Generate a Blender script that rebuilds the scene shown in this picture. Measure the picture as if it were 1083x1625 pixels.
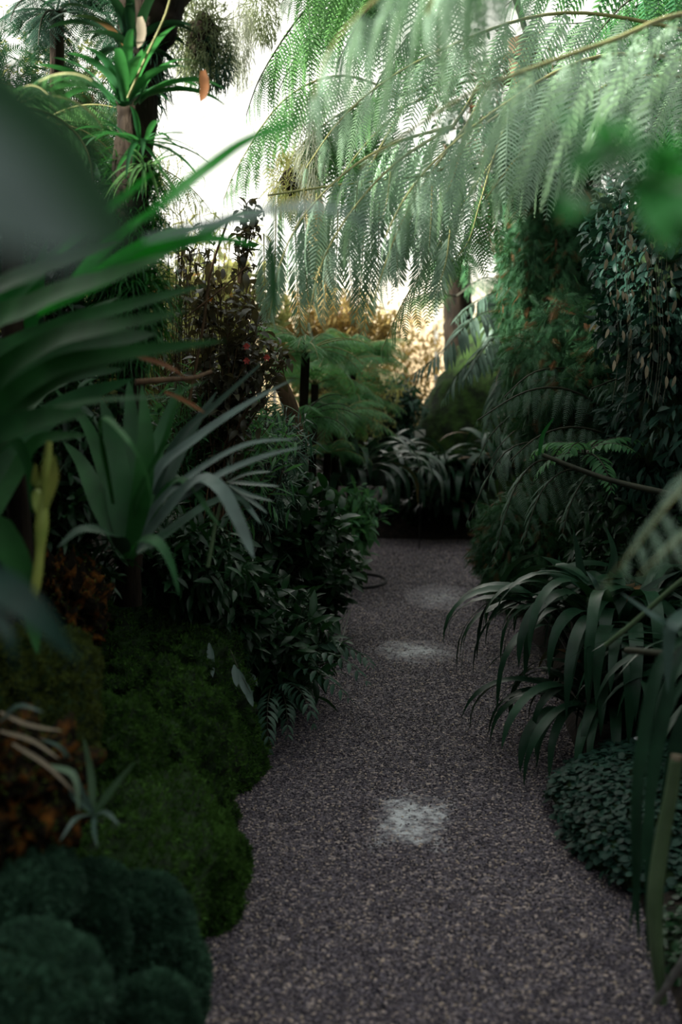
import bpy, math
import numpy as np
from mathutils import noise as mnoise, Vector

SC = bpy.context.scene
for _o in list(bpy.data.objects):
    bpy.data.objects.remove(_o)

# ------------------------------------------------------------------ camera
FPX = 1900.0
YAW = math.radians(4.5)
PITCH = math.atan(210.5 / FPX)
CAM = np.array([0.0, 0.0, 1.55])
cam_d = bpy.data.cameras.new('camera')
cam = bpy.data.objects.new('camera', cam_d)
SC.collection.objects.link(cam)
cam.location = CAM
cam.rotation_euler = (math.pi / 2 - PITCH, 0, YAW)
cam_d.sensor_fit = 'VERTICAL'
cam_d.sensor_height = 36.0
cam_d.lens = FPX / 1625 * 36.0
cam_d.clip_start = 0.05
cam_d.clip_end = 300
cam_d.dof.use_dof = True
cam_d.dof.focus_distance = 5.3
cam_d.dof.aperture_fstop = 1.9
cam_d.dof.aperture_blades = 0
SC.camera = cam
# ------------------------------------------------------------------ colour management, render hints
SC.view_settings.view_transform = 'Standard'
SC.view_settings.look = 'None'
SC.view_settings.gamma = 1.0
SC.view_settings.use_curve_mapping = False
SC.view_settings.exposure = 0.0
cy = SC.cycles
cy.max_bounces = 7
cy.diffuse_bounces = 3
cy.glossy_bounces = 2
cy.transmission_bounces = 4
cy.transparent_max_bounces = 8
cy.sample_clamp_indirect = 4.0
cy.use_denoising = True
cy.caustics_reflective = False
cy.caustics_refractive = False
# ------------------------------------------------------------------ sky: bright white beyond the far end of the glasshouse
W = bpy.data.worlds.new('sky')
SC.world = W
W.use_nodes = True
wn, wl = W.node_tree.nodes, W.node_tree.links
wn.clear()
w_out = wn.new('ShaderNodeOutputWorld')
w_bg = wn.new('ShaderNodeBackground')
w_tc = wn.new('ShaderNodeTexCoord')


def w_dot(vec):
    n = wn.new('ShaderNodeVectorMath')
    n.operation = 'DOT_PRODUCT'
    wl.new(w_tc.outputs['Generated'], n.inputs[0])
    v = Vector(vec).normalized()
    n.inputs[1].default_value = v
    return n.outputs['Value']


def w_ramp(val, stops):
    r = wn.new('ShaderNodeValToRGB')
    wl.new(val, r.inputs[0])
    e = r.color_ramp.elements
    e[0].position, e[0].color = stops[0][0], stops[0][1]
    e[1].position, e[1].color = stops[-1][0], stops[-1][1]
    for p, c in stops[1:-1]:
        k = e.new(p)
        k.color = c
    return r.outputs['Color']


SKY_FRONT = 2.05
front = w_ramp(w_dot((-0.22, 1.0, 0.22)), [(0.0, (0.34, 0.37, 0.40, 1)), (0.25, (0.60, 0.64, 0.66, 1)), (0.62, (0.65, 0.69, 0.70, 1)), (0.90, (0.95, 0.97, 0.95, 1)), (0.97, (1.1, 1.1, 1.06, 1))])
warm = w_ramp(w_dot((0, 0, 1)), [(0.0, (0.85, 0.62, 0.36, 1)), (0.045, (1.0, 0.80, 0.52, 1)), (0.10, (1, 0.98, 0.94, 1))])
w_mix = wn.new('ShaderNodeMix')
w_mix.data_type = 'RGBA'
w_mix.blend_type = 'MULTIPLY'
w_mix.inputs['Factor'].default_value = 1.0
wl.new(front, w_mix.inputs['A'])
wl.new(warm, w_mix.inputs['B'])
wl.new(w_mix.outputs['Result'], w_bg.inputs['Color'])
w_bg.inputs['Strength'].default_value = SKY_FRONT
wl.new(w_bg.outputs[0], w_out.inputs[0])

sun_d = bpy.data.lights.new('sun', 'SUN')
sun = bpy.data.objects.new('sun', sun_d)
SC.collection.objects.link(sun)
sun_d.energy = 24.0
sun_d.angle = math.radians(8)
sun_d.color = (1.0, 0.97, 0.9)
sun.rotation_euler = Vector((0.93, 0.25, -0.25)).to_track_quat('-Z', 'Y').to_euler()

# ================================================================== helpers
_R = np.array([math.cos(YAW), math.sin(YAW), 0.0])
_F = np.array([-math.sin(YAW) * math.cos(PITCH), math.cos(YAW) * math.cos(PITCH), -math.sin(PITCH)])
_U = np.cross(_R, _F)


def P(px, py, d):
    """world point seen at pixel (px, py) of the 1083x1625 frame, d metres ahead of the camera"""
    return CAM + d * (_F + _R * (px - 541.5) / FPX - _U * (py - 812.5) / FPX)


def PP(lst):
    return np.array([P(*a) for a in lst])


def nz(v):
    v = np.asarray(v, float)
    return v / np.maximum(np.linalg.norm(v, axis=-1, keepdims=True), 1e-9)


def catmull(pts, n):
    pts = np.asarray(pts, float)
    if len(pts) == 2:
        t = np.linspace(0, 1, n)[:, None]
        return pts[0] * (1 - t) + pts[1] * t
    p = np.vstack([2 * pts[0] - pts[1], pts, 2 * pts[-1] - pts[-2]])
    seg = np.linalg.norm(np.diff(pts, axis=0), axis=1)
    cum = np.concatenate([[0], np.cumsum(seg)])
    s = np.linspace(0, cum[-1], n)
    out = []
    for x in s:
        i = min(int(np.searchsorted(cum, x, side='right') - 1), len(pts) - 2)
        t = (x - cum[i]) / max(seg[i], 1e-9)
        a, b, c, d = p[i], p[i + 1], p[i + 2], p[i + 3]
        out.append(0.5 * ((2 * b) + (-a + c) * t + (2 * a - 5 * b + 4 * c - d) * t * t + (-a + 3 * b - 3 * c + d) * t ** 3))
    return np.array(out)


def tangents(c):
    return nz(np.gradient(c, axis=0))


class MB:
    """collects vertices, faces and one tint value per vertex"""

    def __init__(self):
        self.V, self.F, self.T, self.n = [], [], [], 0

    def add(self, V, F, tint=0.5):
        V = np.asarray(V, float).reshape(-1, 3)
        F = np.asarray(F, int)
        self.V.append(V)
        self.F.append(F + self.n)
        t = np.asarray(tint, float)
        self.T.append(np.full(len(V), float(t)) if t.ndim == 0 else t)
        self.n += len(V)
        return self

    def stamp(self, tmpl, pos, X, Y, Z, scale, tint=None):
        TV, TF = tmpl[0], tmpl[1]
        n = len(pos)
        if n == 0:
            return self
        scale = np.asarray(scale, float)
        if scale.ndim == 1:
            scale = np.repeat(scale[:, None], 3, axis=1)
        V = pos[:, None, :] + (TV[None, :, 0:1] * scale[:, None, 0:1]) * X[:, None, :] + (TV[None, :, 1:2] * scale[:, None, 1:2]) * Y[:, None, :] + (TV[None, :, 2:3] * scale[:, None, 2:3]) * Z[:, None, :]
        F = (TF[None] + (np.arange(n) * len(TV))[:, None, None]).reshape(-1, TF.shape[1])
        t = np.repeat(np.full(n, 0.5) if tint is None else tint, len(TV))
        return self.add(V.reshape(-1, 3), F, t)

    def build(self, name, mat, parent=None, smooth=True):
        V = np.vstack(self.V)
        if parent is not None:
            q = parent
            while q is not None:
                V = V - np.array(q.location)
                q = q.parent
        me = bpy.data.meshes.new(name)
        me.vertices.add(len(V))
        me.vertices.foreach_set('co', V.astype(np.float32).ravel())
        idx = np.concatenate([f.ravel() for f in self.F])
        tot = np.concatenate([np.full(len(f), f.shape[1]) for f in self.F])
        st = np.concatenate([[0], np.cumsum(tot)[:-1]])
        me.loops.add(len(idx))
        me.loops.foreach_set('vertex_index', idx.astype(np.int32))
        me.polygons.add(len(tot))
        me.polygons.foreach_set('loop_start', st.astype(np.int32))
        me.polygons.foreach_set('loop_total', tot.astype(np.int32))
        me.polygons.foreach_set('use_smooth', np.full(len(tot), smooth))
        at = me.attributes.new('tint', 'FLOAT', 'POINT')
        at.data.foreach_set('value', np.concatenate(self.T).astype(np.float32))
        me.update(calc_edges=True)
        me.validate()
        me.materials.append(mat)
        o = bpy.data.objects.new(name, me)
        SC.collection.objects.link(o)
        if parent is not None:
            o.parent = parent
        return o


def tag(o, label=None, cat=None, group=None, kind=None):
    if label: o['label'] = label
    if cat: o['category'] = cat
    if group: o['group'] = group
    if kind: o['kind'] = kind
    return o


def thing(name, label, cat, loc, group=None):
    o = bpy.data.objects.new(name, None)
    SC.collection.objects.link(o)
    o.location = [float(a) for a in loc]
    o.empty_display_size = 0.1
    return tag(o, label, cat, group)


# ------------------------------------------------------------------ materials
def new_mat(name):
    m = bpy.data.materials.new(name)
    m.use_nodes = True
    nt = m.node_tree
    nt.nodes.clear()
    return m, nt.nodes, nt.links


def leaf_mat(name, c1, c2, rough=0.5, trans=0.35, tcol=None, spec=0.3, noise_scale=12.0, ends=None):
    """leaf: per-leaf tint between c1 and c2, slight mottling, light passing through.  ends = colour of the few withered leaves (tint > .93)"""
    m, N, L = new_mat(name)
    out = N.new('ShaderNodeOutputMaterial')
    pr = N.new('ShaderNodeBsdfPrincipled')
    tr = N.new('ShaderNodeBsdfTranslucent')
    mx = N.new('ShaderNodeMixShader')
    at = N.new('ShaderNodeAttribute')
    at.attribute_name = 'tint'
    rp = N.new('ShaderNodeValToRGB')
    e = rp.color_ramp.elements
    e[0].position, e[0].color = 0.0, (*c1, 1)
    e[1].position, e[1].color = 0.9, (*c2, 1)
    if ends:
        k = e.new(0.96)
        k.color = (*ends, 1)
    L.new(at.outputs['Fac'], rp.inputs[0])
    tc = N.new('ShaderNodeTexCoord')
    ns = N.new('ShaderNodeTexNoise')
    ns.inputs['Scale'].default_value = noise_scale
    ns.inputs['Detail'].default_value = 3
    L.new(tc.outputs['Object'], ns.inputs['Vector'])
    mr = N.new('ShaderNodeMapRange')
    mr.inputs[1].default_value, mr.inputs[2].default_value = 0.3, 0.7
    mr.inputs[3].default_value, mr.inputs[4].default_value = 0.72, 1.25
    L.new(ns.outputs[0], mr.inputs[0])
    mu = N.new('ShaderNodeVectorMath')
    mu.operation = 'SCALE'
    L.new(rp.outputs[0], mu.inputs[0])
    L.new(mr.outputs[0], mu.inputs['Scale'])
    L.new(mu.outputs[0], pr.inputs['Base Color'])
    pr.inputs['Roughness'].default_value = rough
    pr.inputs['Specular IOR Level'].default_value = spec
    tcl = tcol or tuple(min(1, a * 1.5 + 0.01) for a in c2)
    tr.inputs['Color'].default_value = (*tcl, 1)
    mx.inputs[0].default_value = trans
    L.new(pr.outputs[0], mx.inputs[1])
    L.new(tr.outputs[0], mx.inputs[2])
    L.new(mx.outputs[0], out.inputs[0])
    return m


def solid_mat(name, c1, c2, scale=20.0, rough=0.8, bump=0.3, spec=0.3, metallic=0.0, stretch=(1, 1, 1), dist=0.01, lo=0.35, hi=0.65):
    m, N, L = new_mat(name)
    out = N.new('ShaderNodeOutputMaterial')
    pr = N.new('ShaderNodeBsdfPrincipled')
    tc = N.new('ShaderNodeTexCoord')
    mp = N.new('ShaderNodeMapping')
    mp.inputs['Scale'].default_value = stretch
    ns = N.new('ShaderNodeTexNoise')
    ns.inputs['Scale'].default_value = scale
    ns.inputs['Detail'].default_value = 6
    L.new(tc.outputs['Object'], mp.inputs[0])
    L.new(mp.outputs[0], ns.inputs['Vector'])
    rp = N.new('ShaderNodeValToRGB')
    e = rp.color_ramp.elements
    e[0].position, e[0].color = lo, (*c1, 1)
    e[1].position, e[1].color = hi, (*c2, 1)
    L.new(ns.outputs[0], rp.inputs[0])
    L.new(rp.outputs[0], pr.inputs['Base Color'])
    pr.inputs['Roughness'].default_value = rough
    pr.inputs['Specular IOR Level'].default_value = spec
    pr.inputs['Metallic'].default_value = metallic
    bp = N.new('ShaderNodeBump')
    bp.inputs['Strength'].default_value = bump
    bp.inputs['Distance'].default_value = dist
    L.new(ns.outputs[0], bp.inputs['Height'])
    L.new(bp.outputs[0], pr.inputs['Normal'])
    L.new(pr.outputs[0], out.inputs[0])
    return m


def gravel_mat():
    m, N, L = new_mat('gravel')
    out = N.new('ShaderNodeOutputMaterial')
    pr = N.new('ShaderNodeBsdfPrincipled')
    tc = N.new('ShaderNodeTexCoord')
    vo = N.new('ShaderNodeTexVoronoi')
    vo.inputs['Scale'].default_value = 105
    L.new(tc.outputs['Object'], vo.inputs['Vector'])
    sp = N.new('ShaderNodeSeparateColor')
    L.new(vo.outputs['Color'], sp.inputs[0])
    rp = N.new('ShaderNodeValToRGB')
    e = rp.color_ramp.elements
    e[0].position, e[0].color = 0.0, (0.030, 0.025, 0.036, 1)
    e[1].position, e[1].color = 1.0, (0.58, 0.45, 0.38, 1)
    k = e.new(0.55); k.color = (0.125, 0.103, 0.130, 1)
    k = e.new(0.85); k.color = (0.27, 0.225, 0.235, 1)
    L.new(sp.outputs[0], rp.inputs[0])
    # pale irregular patches mixed into the gravel colour
    pale_patch = None
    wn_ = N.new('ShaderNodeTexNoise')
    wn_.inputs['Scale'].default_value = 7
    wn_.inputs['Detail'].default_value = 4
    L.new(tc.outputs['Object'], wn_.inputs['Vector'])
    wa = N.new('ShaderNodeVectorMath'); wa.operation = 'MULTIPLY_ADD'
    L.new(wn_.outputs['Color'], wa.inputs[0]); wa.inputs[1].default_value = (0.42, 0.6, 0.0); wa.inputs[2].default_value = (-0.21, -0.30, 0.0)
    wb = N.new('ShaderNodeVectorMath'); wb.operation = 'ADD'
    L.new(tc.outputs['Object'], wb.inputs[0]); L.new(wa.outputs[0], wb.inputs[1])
    for (x, y, rx, ry, wt) in PALE_PATCHES:
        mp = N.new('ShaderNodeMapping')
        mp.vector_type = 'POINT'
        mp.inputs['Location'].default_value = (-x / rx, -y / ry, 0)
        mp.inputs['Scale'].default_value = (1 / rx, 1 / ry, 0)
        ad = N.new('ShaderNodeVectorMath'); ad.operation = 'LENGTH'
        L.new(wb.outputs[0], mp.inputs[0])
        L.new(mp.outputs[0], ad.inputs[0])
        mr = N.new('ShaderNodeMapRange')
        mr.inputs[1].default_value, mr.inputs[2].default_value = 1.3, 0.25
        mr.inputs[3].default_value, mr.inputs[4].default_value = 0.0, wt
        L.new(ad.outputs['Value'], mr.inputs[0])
        if pale_patch is None:
            pale_patch = mr.outputs[0]
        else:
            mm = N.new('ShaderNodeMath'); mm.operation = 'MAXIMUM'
            L.new(pale_patch, mm.inputs[0]); L.new(mr.outputs[0], mm.inputs[1])
            pale_patch = mm.outputs[0]
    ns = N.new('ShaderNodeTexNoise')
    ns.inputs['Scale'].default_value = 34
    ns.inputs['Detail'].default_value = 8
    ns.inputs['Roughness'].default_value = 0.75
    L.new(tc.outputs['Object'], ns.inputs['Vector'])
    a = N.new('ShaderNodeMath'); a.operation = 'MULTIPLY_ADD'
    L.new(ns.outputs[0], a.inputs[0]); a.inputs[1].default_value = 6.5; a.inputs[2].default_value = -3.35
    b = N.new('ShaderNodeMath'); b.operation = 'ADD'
    L.new(a.outputs[0], b.inputs[0]); L.new(pale_patch, b.inputs[1])
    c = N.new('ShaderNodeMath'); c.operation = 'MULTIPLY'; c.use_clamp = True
    L.new(b.outputs[0], c.inputs[0]); L.new(pale_patch, c.inputs[1])
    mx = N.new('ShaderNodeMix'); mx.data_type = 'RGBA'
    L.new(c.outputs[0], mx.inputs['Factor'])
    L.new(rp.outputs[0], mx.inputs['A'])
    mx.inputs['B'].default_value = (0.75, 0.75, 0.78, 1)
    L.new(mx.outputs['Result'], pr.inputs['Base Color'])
    pr.inputs['Roughness'].default_value = 0.75
    pr.inputs['Specular IOR Level'].default_value = 0.3
    bp = N.new('ShaderNodeBump')
    bp.inputs['Strength'].default_value = 1.0
    bp.inputs['Distance'].default_value = 0.006
    bp.invert = True
    L.new(vo.outputs['Distance'], bp.inputs['Height'])
    L.new(bp.outputs[0], pr.inputs['Normal'])
    L.new(pr.outputs[0], out.inputs[0])
    return m


def glass_mat():
    m, N, L = new_mat('window_glass')
    out = N.new('ShaderNodeOutputMaterial')
    t = N.new('ShaderNodeBsdfTransparent')
    t.inputs[0].default_value = (0.97, 0.98, 0.97, 1)
    g = N.new('ShaderNodeBsdfGlossy')
    g.inputs['Roughness'].default_value = 0.05
    mx = N.new('ShaderNodeMixShader')
    mx.inputs[0].default_value = 0.05
    L.new(t.outputs[0], mx.inputs[1]); L.new(g.outputs[0], mx.inputs[2]); L.new(mx.outputs[0], out.inputs[0])
    return m


PALE_PATCHES = []
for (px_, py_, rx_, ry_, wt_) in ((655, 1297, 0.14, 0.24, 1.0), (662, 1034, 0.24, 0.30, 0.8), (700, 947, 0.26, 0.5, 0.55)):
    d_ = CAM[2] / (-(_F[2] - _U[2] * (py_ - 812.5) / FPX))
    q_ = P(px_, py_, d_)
    PALE_PATCHES.append((q_[0], q_[1], rx_, ry_, wt_))

M = {}
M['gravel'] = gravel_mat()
M['pebble'] = leaf_mat('pebble', (0.028, 0.024, 0.036), (0.22, 0.180, 0.19), rough=0.7, trans=0.0, ends=(0.60, 0.47, 0.36), spec=0.3)
M['soil'] = solid_mat('soil', (0.008, 0.006, 0.005), (0.03, 0.02, 0.014), 30, 0.95, 0.8)
M['wall'] = solid_mat('stone_wall', (0.04, 0.042, 0.04), (0.09, 0.09, 0.082), 4, 0.9, 0.5)
M['steel'] = solid_mat('painted_steel', (0.55, 0.56, 0.54), (0.65, 0.66, 0.63), 6, 0.5, 0.05)
M['glass'] = glass_mat()
M['bark'] = solid_mat('dark_bark', (0.006, 0.005, 0.004), (0.028, 0.020, 0.013), 14, 0.95, 1.0, stretch=(1, 1, 0.25), dist=0.03, spec=0.1)
M['brown_bark'] = solid_mat('brown_bark', (0.05, 0.028, 0.014), (0.12, 0.07, 0.035), 25, 0.9, 0.6, stretch=(1, 1, 0.3))
M['mossy_bark'] = solid_mat('mossy_bark', (0.006, 0.012, 0.003), (0.03, 0.065, 0.010), 9, 0.95, 1.0, dist=0.03)
M['moss_base'] = solid_mat('moss_base', (0.005, 0.012, 0.003), (0.018, 0.045, 0.010), 30, 0.95, 1.0)
M['moss'] = leaf_mat('moss', (0.014, 0.042, 0.007), (0.070, 0.160, 0.028), 0.7, 0.2, spec=0.1, noise_scale=5)
M['strap_near'] = leaf_mat('near_strap_leaf', (0.008, 0.060, 0.016), (0.035, 0.140, 0.035), 0.55, 0.25, (0.05, 0.28, 0.03), spec=0.2)
M['moss_teal'] = leaf_mat('teal_moss', (0.008, 0.028, 0.016), (0.060, 0.145, 0.085), 0.6, 0.2, spec=0.2, noise_scale=16)
M['moss_olive'] = leaf_mat('olive_moss', (0.03, 0.05, 0.008), (0.085, 0.11, 0.018), 0.7, 0.2, spec=0.15, noise_scale=8)
M['peat'] = solid_mat('orange_peat', (0.008, 0.006, 0.003), (0.15, 0.055, 0.008), 26, 0.95, 1.0, dist=0.02, spec=0.1, lo=0.48, hi=0.72)
M['strap'] = leaf_mat('strap_leaf', (0.010, 0.070, 0.018), (0.035, 0.150, 0.035), 0.42, 0.25, (0.05, 0.28, 0.03), spec=0.3)
M['strap_pale'] = leaf_mat('pale_strap_leaf', (0.10, 0.20, 0.10), (0.26, 0.36, 0.24), 0.4, 0.25, (0.2, 0.4, 0.15))
M['strap_dark'] = leaf_mat('dark_strap_leaf', (0.007, 0.030, 0.015), (0.022, 0.068, 0.034), 0.38, 0.10, (0.03, 0.10, 0.03), spec=0.3, ends=(0.20, 0.10, 0.04))
M['bright'] = leaf_mat('bright_leaf', (0.022, 0.14, 0.035), (0.055, 0.25, 0.065), 0.42, 0.4, (0.07, 0.42, 0.07), spec=0.4)
M['grey_leaf'] = leaf_mat('grey_green_leaf', (0.055, 0.11, 0.085), (0.12, 0.18, 0.15), 0.35, 0.12, (0.08, 0.2, 0.1), spec=0.5)
M['fern'] = leaf_mat('fern', (0.20, 0.32, 0.22), (0.35, 0.47, 0.35), 0.45, 0.35, (0.30, 0.48, 0.26), spec=0.4)
M['fern_green'] = leaf_mat('fern_green', (0.040, 0.12, 0.040), (0.11, 0.24, 0.085), 0.5, 0.4, (0.16, 0.36, 0.11))
M['fern_grey'] = leaf_mat('fern_grey', (0.060, 0.115, 0.080), (0.14, 0.22, 0.16), 0.5, 0.2, (0.10, 0.2, 0.10))
M['brom'] = leaf_mat('bromeliad_leaf', (0.015, 0.085, 0.028), (0.050, 0.17, 0.060), 0.42, 0.3, (0.06, 0.28, 0.06))
M['fern_mid'] = leaf_mat('fern_mid', (0.035, 0.14, 0.055), (0.10, 0.26, 0.10), 0.5, 0.4, (0.13, 0.34, 0.10))
M['fern_dark'] = leaf_mat('fern_dark', (0.020, 0.060, 0.038), (0.050, 0.115, 0.075), 0.5, 0.2, (0.05, 0.16, 0.07), spec=0.4)
M['creeper'] = leaf_mat('creeper', (0.012, 0.055, 0.022), (0.045, 0.13, 0.055), 0.55, 0.2, (0.06, 0.16, 0.05), ends=(0.12, 0.048, 0.016), spec=0.2)
M['vine'] = leaf_mat('vine', (0.008, 0.030, 0.022), (0.024, 0.070, 0.048), 0.48, 0.12, (0.03, 0.11, 0.05), spec=0.2)
M['dry'] = leaf_mat('dry_leaf', (0.20, 0.16, 0.10), (0.36, 0.30, 0.21), 0.7, 0.2, (0.3, 0.25, 0.15))
M['rust'] = leaf_mat('rusty_leaf', (0.11, 0.042, 0.014), (0.24, 0.09, 0.025), 0.7, 0.3, (0.5, 0.2, 0.05))
M['shrub'] = leaf_mat('shrub_leaf', (0.006, 0.026, 0.010), (0.022, 0.070, 0.026), 0.36, 0.15, (0.03, 0.12, 0.02), spec=0.35)
M['dark_purple'] = leaf_mat('purple_leaf', (0.018, 0.014, 0.010), (0.10, 0.095, 0.055), 0.4, 0.2, (0.20, 0.16, 0.06), spec=0.5)
M['fern_soft'] = leaf_mat('fern_soft', (0.055, 0.18, 0.065), (0.16, 0.36, 0.15), 0.5, 0.4, (0.18, 0.42, 0.12))
M['bamboo'] = leaf_mat('bamboo_leaf', (0.03, 0.17, 0.04), (0.07, 0.30, 0.08), 0.45, 0.65, (0.10, 0.62, 0.10))
M['olive'] = leaf_mat('olive_leaf', (0.12, 0.17, 0.05), (0.36, 0.38, 0.15), 0.5, 0.5, (0.5, 0.48, 0.16), ends=(0.5, 0.24, 0.06))
M['golden'] = leaf_mat('golden_leaf', (0.04, 0.055, 0.015), (0.42, 0.32, 0.11), 0.6, 0.5, (0.70, 0.50, 0.18))
M['tillandsia'] = leaf_mat('air_plant', (0.10, 0.14, 0.07), (0.24, 0.27, 0.15), 0.6, 0.35, (0.3, 0.35, 0.15))
M['beard'] = leaf_mat('spanish_moss', (0.22, 0.25, 0.18), (0.36, 0.37, 0.28), 0.7, 0.35, (0.4, 0.42, 0.3))
M['rib'] = solid_mat('frond_rib', (0.20, 0.20, 0.07), (0.30, 0.29, 0.11), 20, 0.6, 0.2)
M['rib_dark'] = solid_mat('dark_frond_rib', (0.02, 0.022, 0.012), (0.05, 0.05, 0.028), 20, 0.6, 0.2)
M['stem_green'] = solid_mat('green_stem', (0.09, 0.15, 0.07), (0.13, 0.20, 0.10), 10, 0.45, 0.1)
M['stem_yellow'] = solid_mat('yellow_stem', (0.22, 0.30, 0.06), (0.34, 0.36, 0.08), 10, 0.45, 0.1)
M['card'] = solid_mat('label_card', (0.62, 0.56, 0.52), (0.68, 0.62, 0.58), 10, 0.6, 0.0)
M['hose'] = solid_mat('black_rubber', (0.008, 0.008, 0.009), (0.015, 0.015, 0.016), 10, 0.6, 0.0)
M['petal'] = leaf_mat('petal', (0.7, 0.7, 0.74), (0.8, 0.8, 0.84), 0.6, 0.4, (0.8, 0.8, 0.85))
M['orange_petal'] = leaf_mat('orange_petal', (0.75, 0.20, 0.02), (0.85, 0.32, 0.04), 0.6, 0.4, (0.9, 0.35, 0.05))
M['red_petal'] = leaf_mat('red_petal', (0.5, 0.05, 0.05), (0.65, 0.12, 0.10), 0.6, 0.4, (0.7, 0.15, 0.1))
M['stick'] = solid_mat('grey_stick', (0.16, 0.15, 0.14), (0.26, 0.25, 0.23), 30, 0.8, 0.3)


# ------------------------------------------------------------------ leaf templates (unit length along +X)
def t_leaf(w=0.3, h=0.05, bend=0.0, fold=0.15, kind='lance'):
    if kind == 'lance':
        xs = [0.0, 0.22, 0.5, 0.78, 1.0]; ws = [0.02, 0.8, 1.0, 0.62, 0.0]
    elif kind == 'round':
        xs = [0.0, 0.2, 0.5, 0.82, 1.0]; ws = [0.25, 0.85, 1.0, 0.75, 0.2]
    else:
        xs = [0.0, 0.33, 0.7, 1.0]; ws = [0.35, 1.0, 0.8, 0.0]
    V, F = [], []
    for x, k in zip(xs, ws):
        z = h * math.sin(math.pi * x) - bend * x * x
        V += [(x, -w / 2 * k, z + fold * w * k), (x, 0, z), (x, w / 2 * k, z + fold * w * k)]
    for i in range(len(xs) - 1):
        a = 3 * i
        F += [(a, a + 3, a + 4, a + 1), (a + 1, a + 4, a + 5, a + 2)]
    return np.array(V), np.array(F)


def t_quad(w=0.25, bend=0.1):
    return np.array([(0, 0, 0), (0.45, -w / 2, 0.02), (1, 0, -bend), (0.45, w / 2, 0.02)]), np.array([(0, 1, 2, 3)])


def t_pinna(n=26, plen=0.17, pw=0.035, bend=0.25, droop=0.25, fwd=0.35, rng=None, seg=2, body=0.0):
    """one pinna of a feathery frond: midrib along +X, pinnules both sides in the XY plane"""
    rng = rng or np.random.default_rng(5)
    V, F = [], []
    zc = lambda x: -bend * x * x
    xs = np.linspace(0, 1, 9)
    for x in xs:
        r = 0.006 * (1 - 0.7 * x)
        V += [(x, -r, zc(x) + r), (x, r, zc(x) + r)]
    for i in range(8):
        a = 2 * i
        F.append((a, a + 2, a + 3, a + 1))
    for i in range(n):
        t = (i + 0.6) / n
        prof = min(1.0, 0.55 + 2.2 * t) * (1 - t ** 2.2) ** 0.8 + 0.06
        for s in (-1, 1):
            L_ = plen * prof * rng.uniform(0.85, 1.1)
            wv = pw * (0.6 + 0.4 * prof)
            dx, dy = fwd + 0.25 * t, s
            q = math.hypot(dx, dy); dx /= q; dy /= q
            b = len(V)
            x0, y0, z0 = t, 0.004 * s, zc(t) + 0.004
            nx, ny = -dy * s, dx * s
            dr = droop * rng.uniform(0.6, 1.4)
            pts = [(0.0, 0.75), (0.5, 1.0), (1.0, 0.0)] if seg == 2 else [(0.0, 0.8), (1.0, 0.1)]
            for (u, ww) in pts:
                z = z0 - dr * L_ * u * u - 0.25 * u * L_ * bend
                cx, cyy = x0 + dx * L_ * u, y0 + dy * L_ * u
                # tip sweeps further forward
                cx += 0.25 * L_ * u * u
                V += [(cx - nx * wv / 2 * ww, cyy - ny * wv / 2 * ww, z), (cx + nx * wv / 2 * ww, cyy + ny * wv / 2 * ww, z - 0.2 * wv * ww)]
            for j in range(len(pts) - 1):
                a = b + 2 * j
                F.append((a, a + 2, a + 3, a + 1))
    return np.array(V), np.array(F)


T_PINNA = t_pinna(24, 0.17, 0.024, 0.28, 0.30)
T_PINNA2 = t_pinna(22, 0.19, 0.026, 0.45, 0.35, rng=np.random.default_rng(8))
T_PINNA_C = t_pinna(18, 0.17, 0.028, 0.3, 0.3, seg=2)
T_PINNA_LO = t_pinna(15, 0.17, 0.055, 0.3, 0.3, seg=1)
T_LANCE = t_leaf(0.30, 0.05, 0.15)
T_NARROW = t_leaf(0.13, 0.02, 0.22, 0.1)
T_FINE = t_leaf(0.085, 0.02, 0.30, 0.1)
T_ROUND = t_leaf(0.85, 0.04, 0.08, 0.06, 'round')
T_OVAL = t_leaf(0.5, 0.05, 0.2, 0.1, 'round')
T_QUAD = t_quad()
T_THIN = t_quad(0.10, 0.25)


def frames(X, upref):
    X = nz(X)
    up = np.broadcast_to(np.asarray(upref, float), X.shape)
    Z = nz(up - (up * X).sum(-1, keepdims=True) * X)
    Y = np.cross(Z, X)
    return X, Y, Z


# ------------------------------------------------------------------ swept shapes
def tube(mb, pts, r0, r1=None, ns=6, n=None, tint=0.5, wob=0.0, rng=None):
    n = n or max(4, len(pts) * 3)
    c = catmull(pts, n)
    r1 = r0 if r1 is None else r1
    if np.ndim(r0) > 0:
        r = np.interp(np.linspace(0, 1, n), np.linspace(0, 1, len(r0)), r0)
    else:
        r = np.linspace(r0, r1, n)
    T = tangents(c)
    ref = np.array([0, 0, 1.0]) if abs(T[:, 2]).mean() < 0.8 else np.array([0.2, 1.0, 0])
    S = nz(np.cross(T, ref)); B = np.cross(S, T)
    a = np.linspace(0, 2 * math.pi, ns, endpoint=False)
    rr = r[:, None] * (1 + (rng.normal(0, wob, (n, ns)) if wob and rng is not None else 0))
    V = c[:, None] + rr[..., None] * (np.cos(a)[None, :, None] * S[:, None] + np.sin(a)[None, :, None] * B[:, None])
    F = [(i * ns + j, i * ns + (j + 1) % ns, (i + 1) * ns + (j + 1) % ns, (i + 1) * ns + j) for i in range(n - 1) for j in range(ns)]
    mb.add(V.reshape(-1, 3), F, tint)
    # closed ends
    for ring, rev in ((0, True), (n - 1, False)):
        ids = [ring * ns + j for j in range(ns)]
        ctr = c[ring]
        Vc = np.vstack([V[ring], ctr[None]])
        Fc = [(j, (j + 1) % ns, ns) if not rev else ((j + 1) % ns, j, ns) for j in range(ns)]
        mb.add(Vc, Fc, tint)
    return mb


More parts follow.
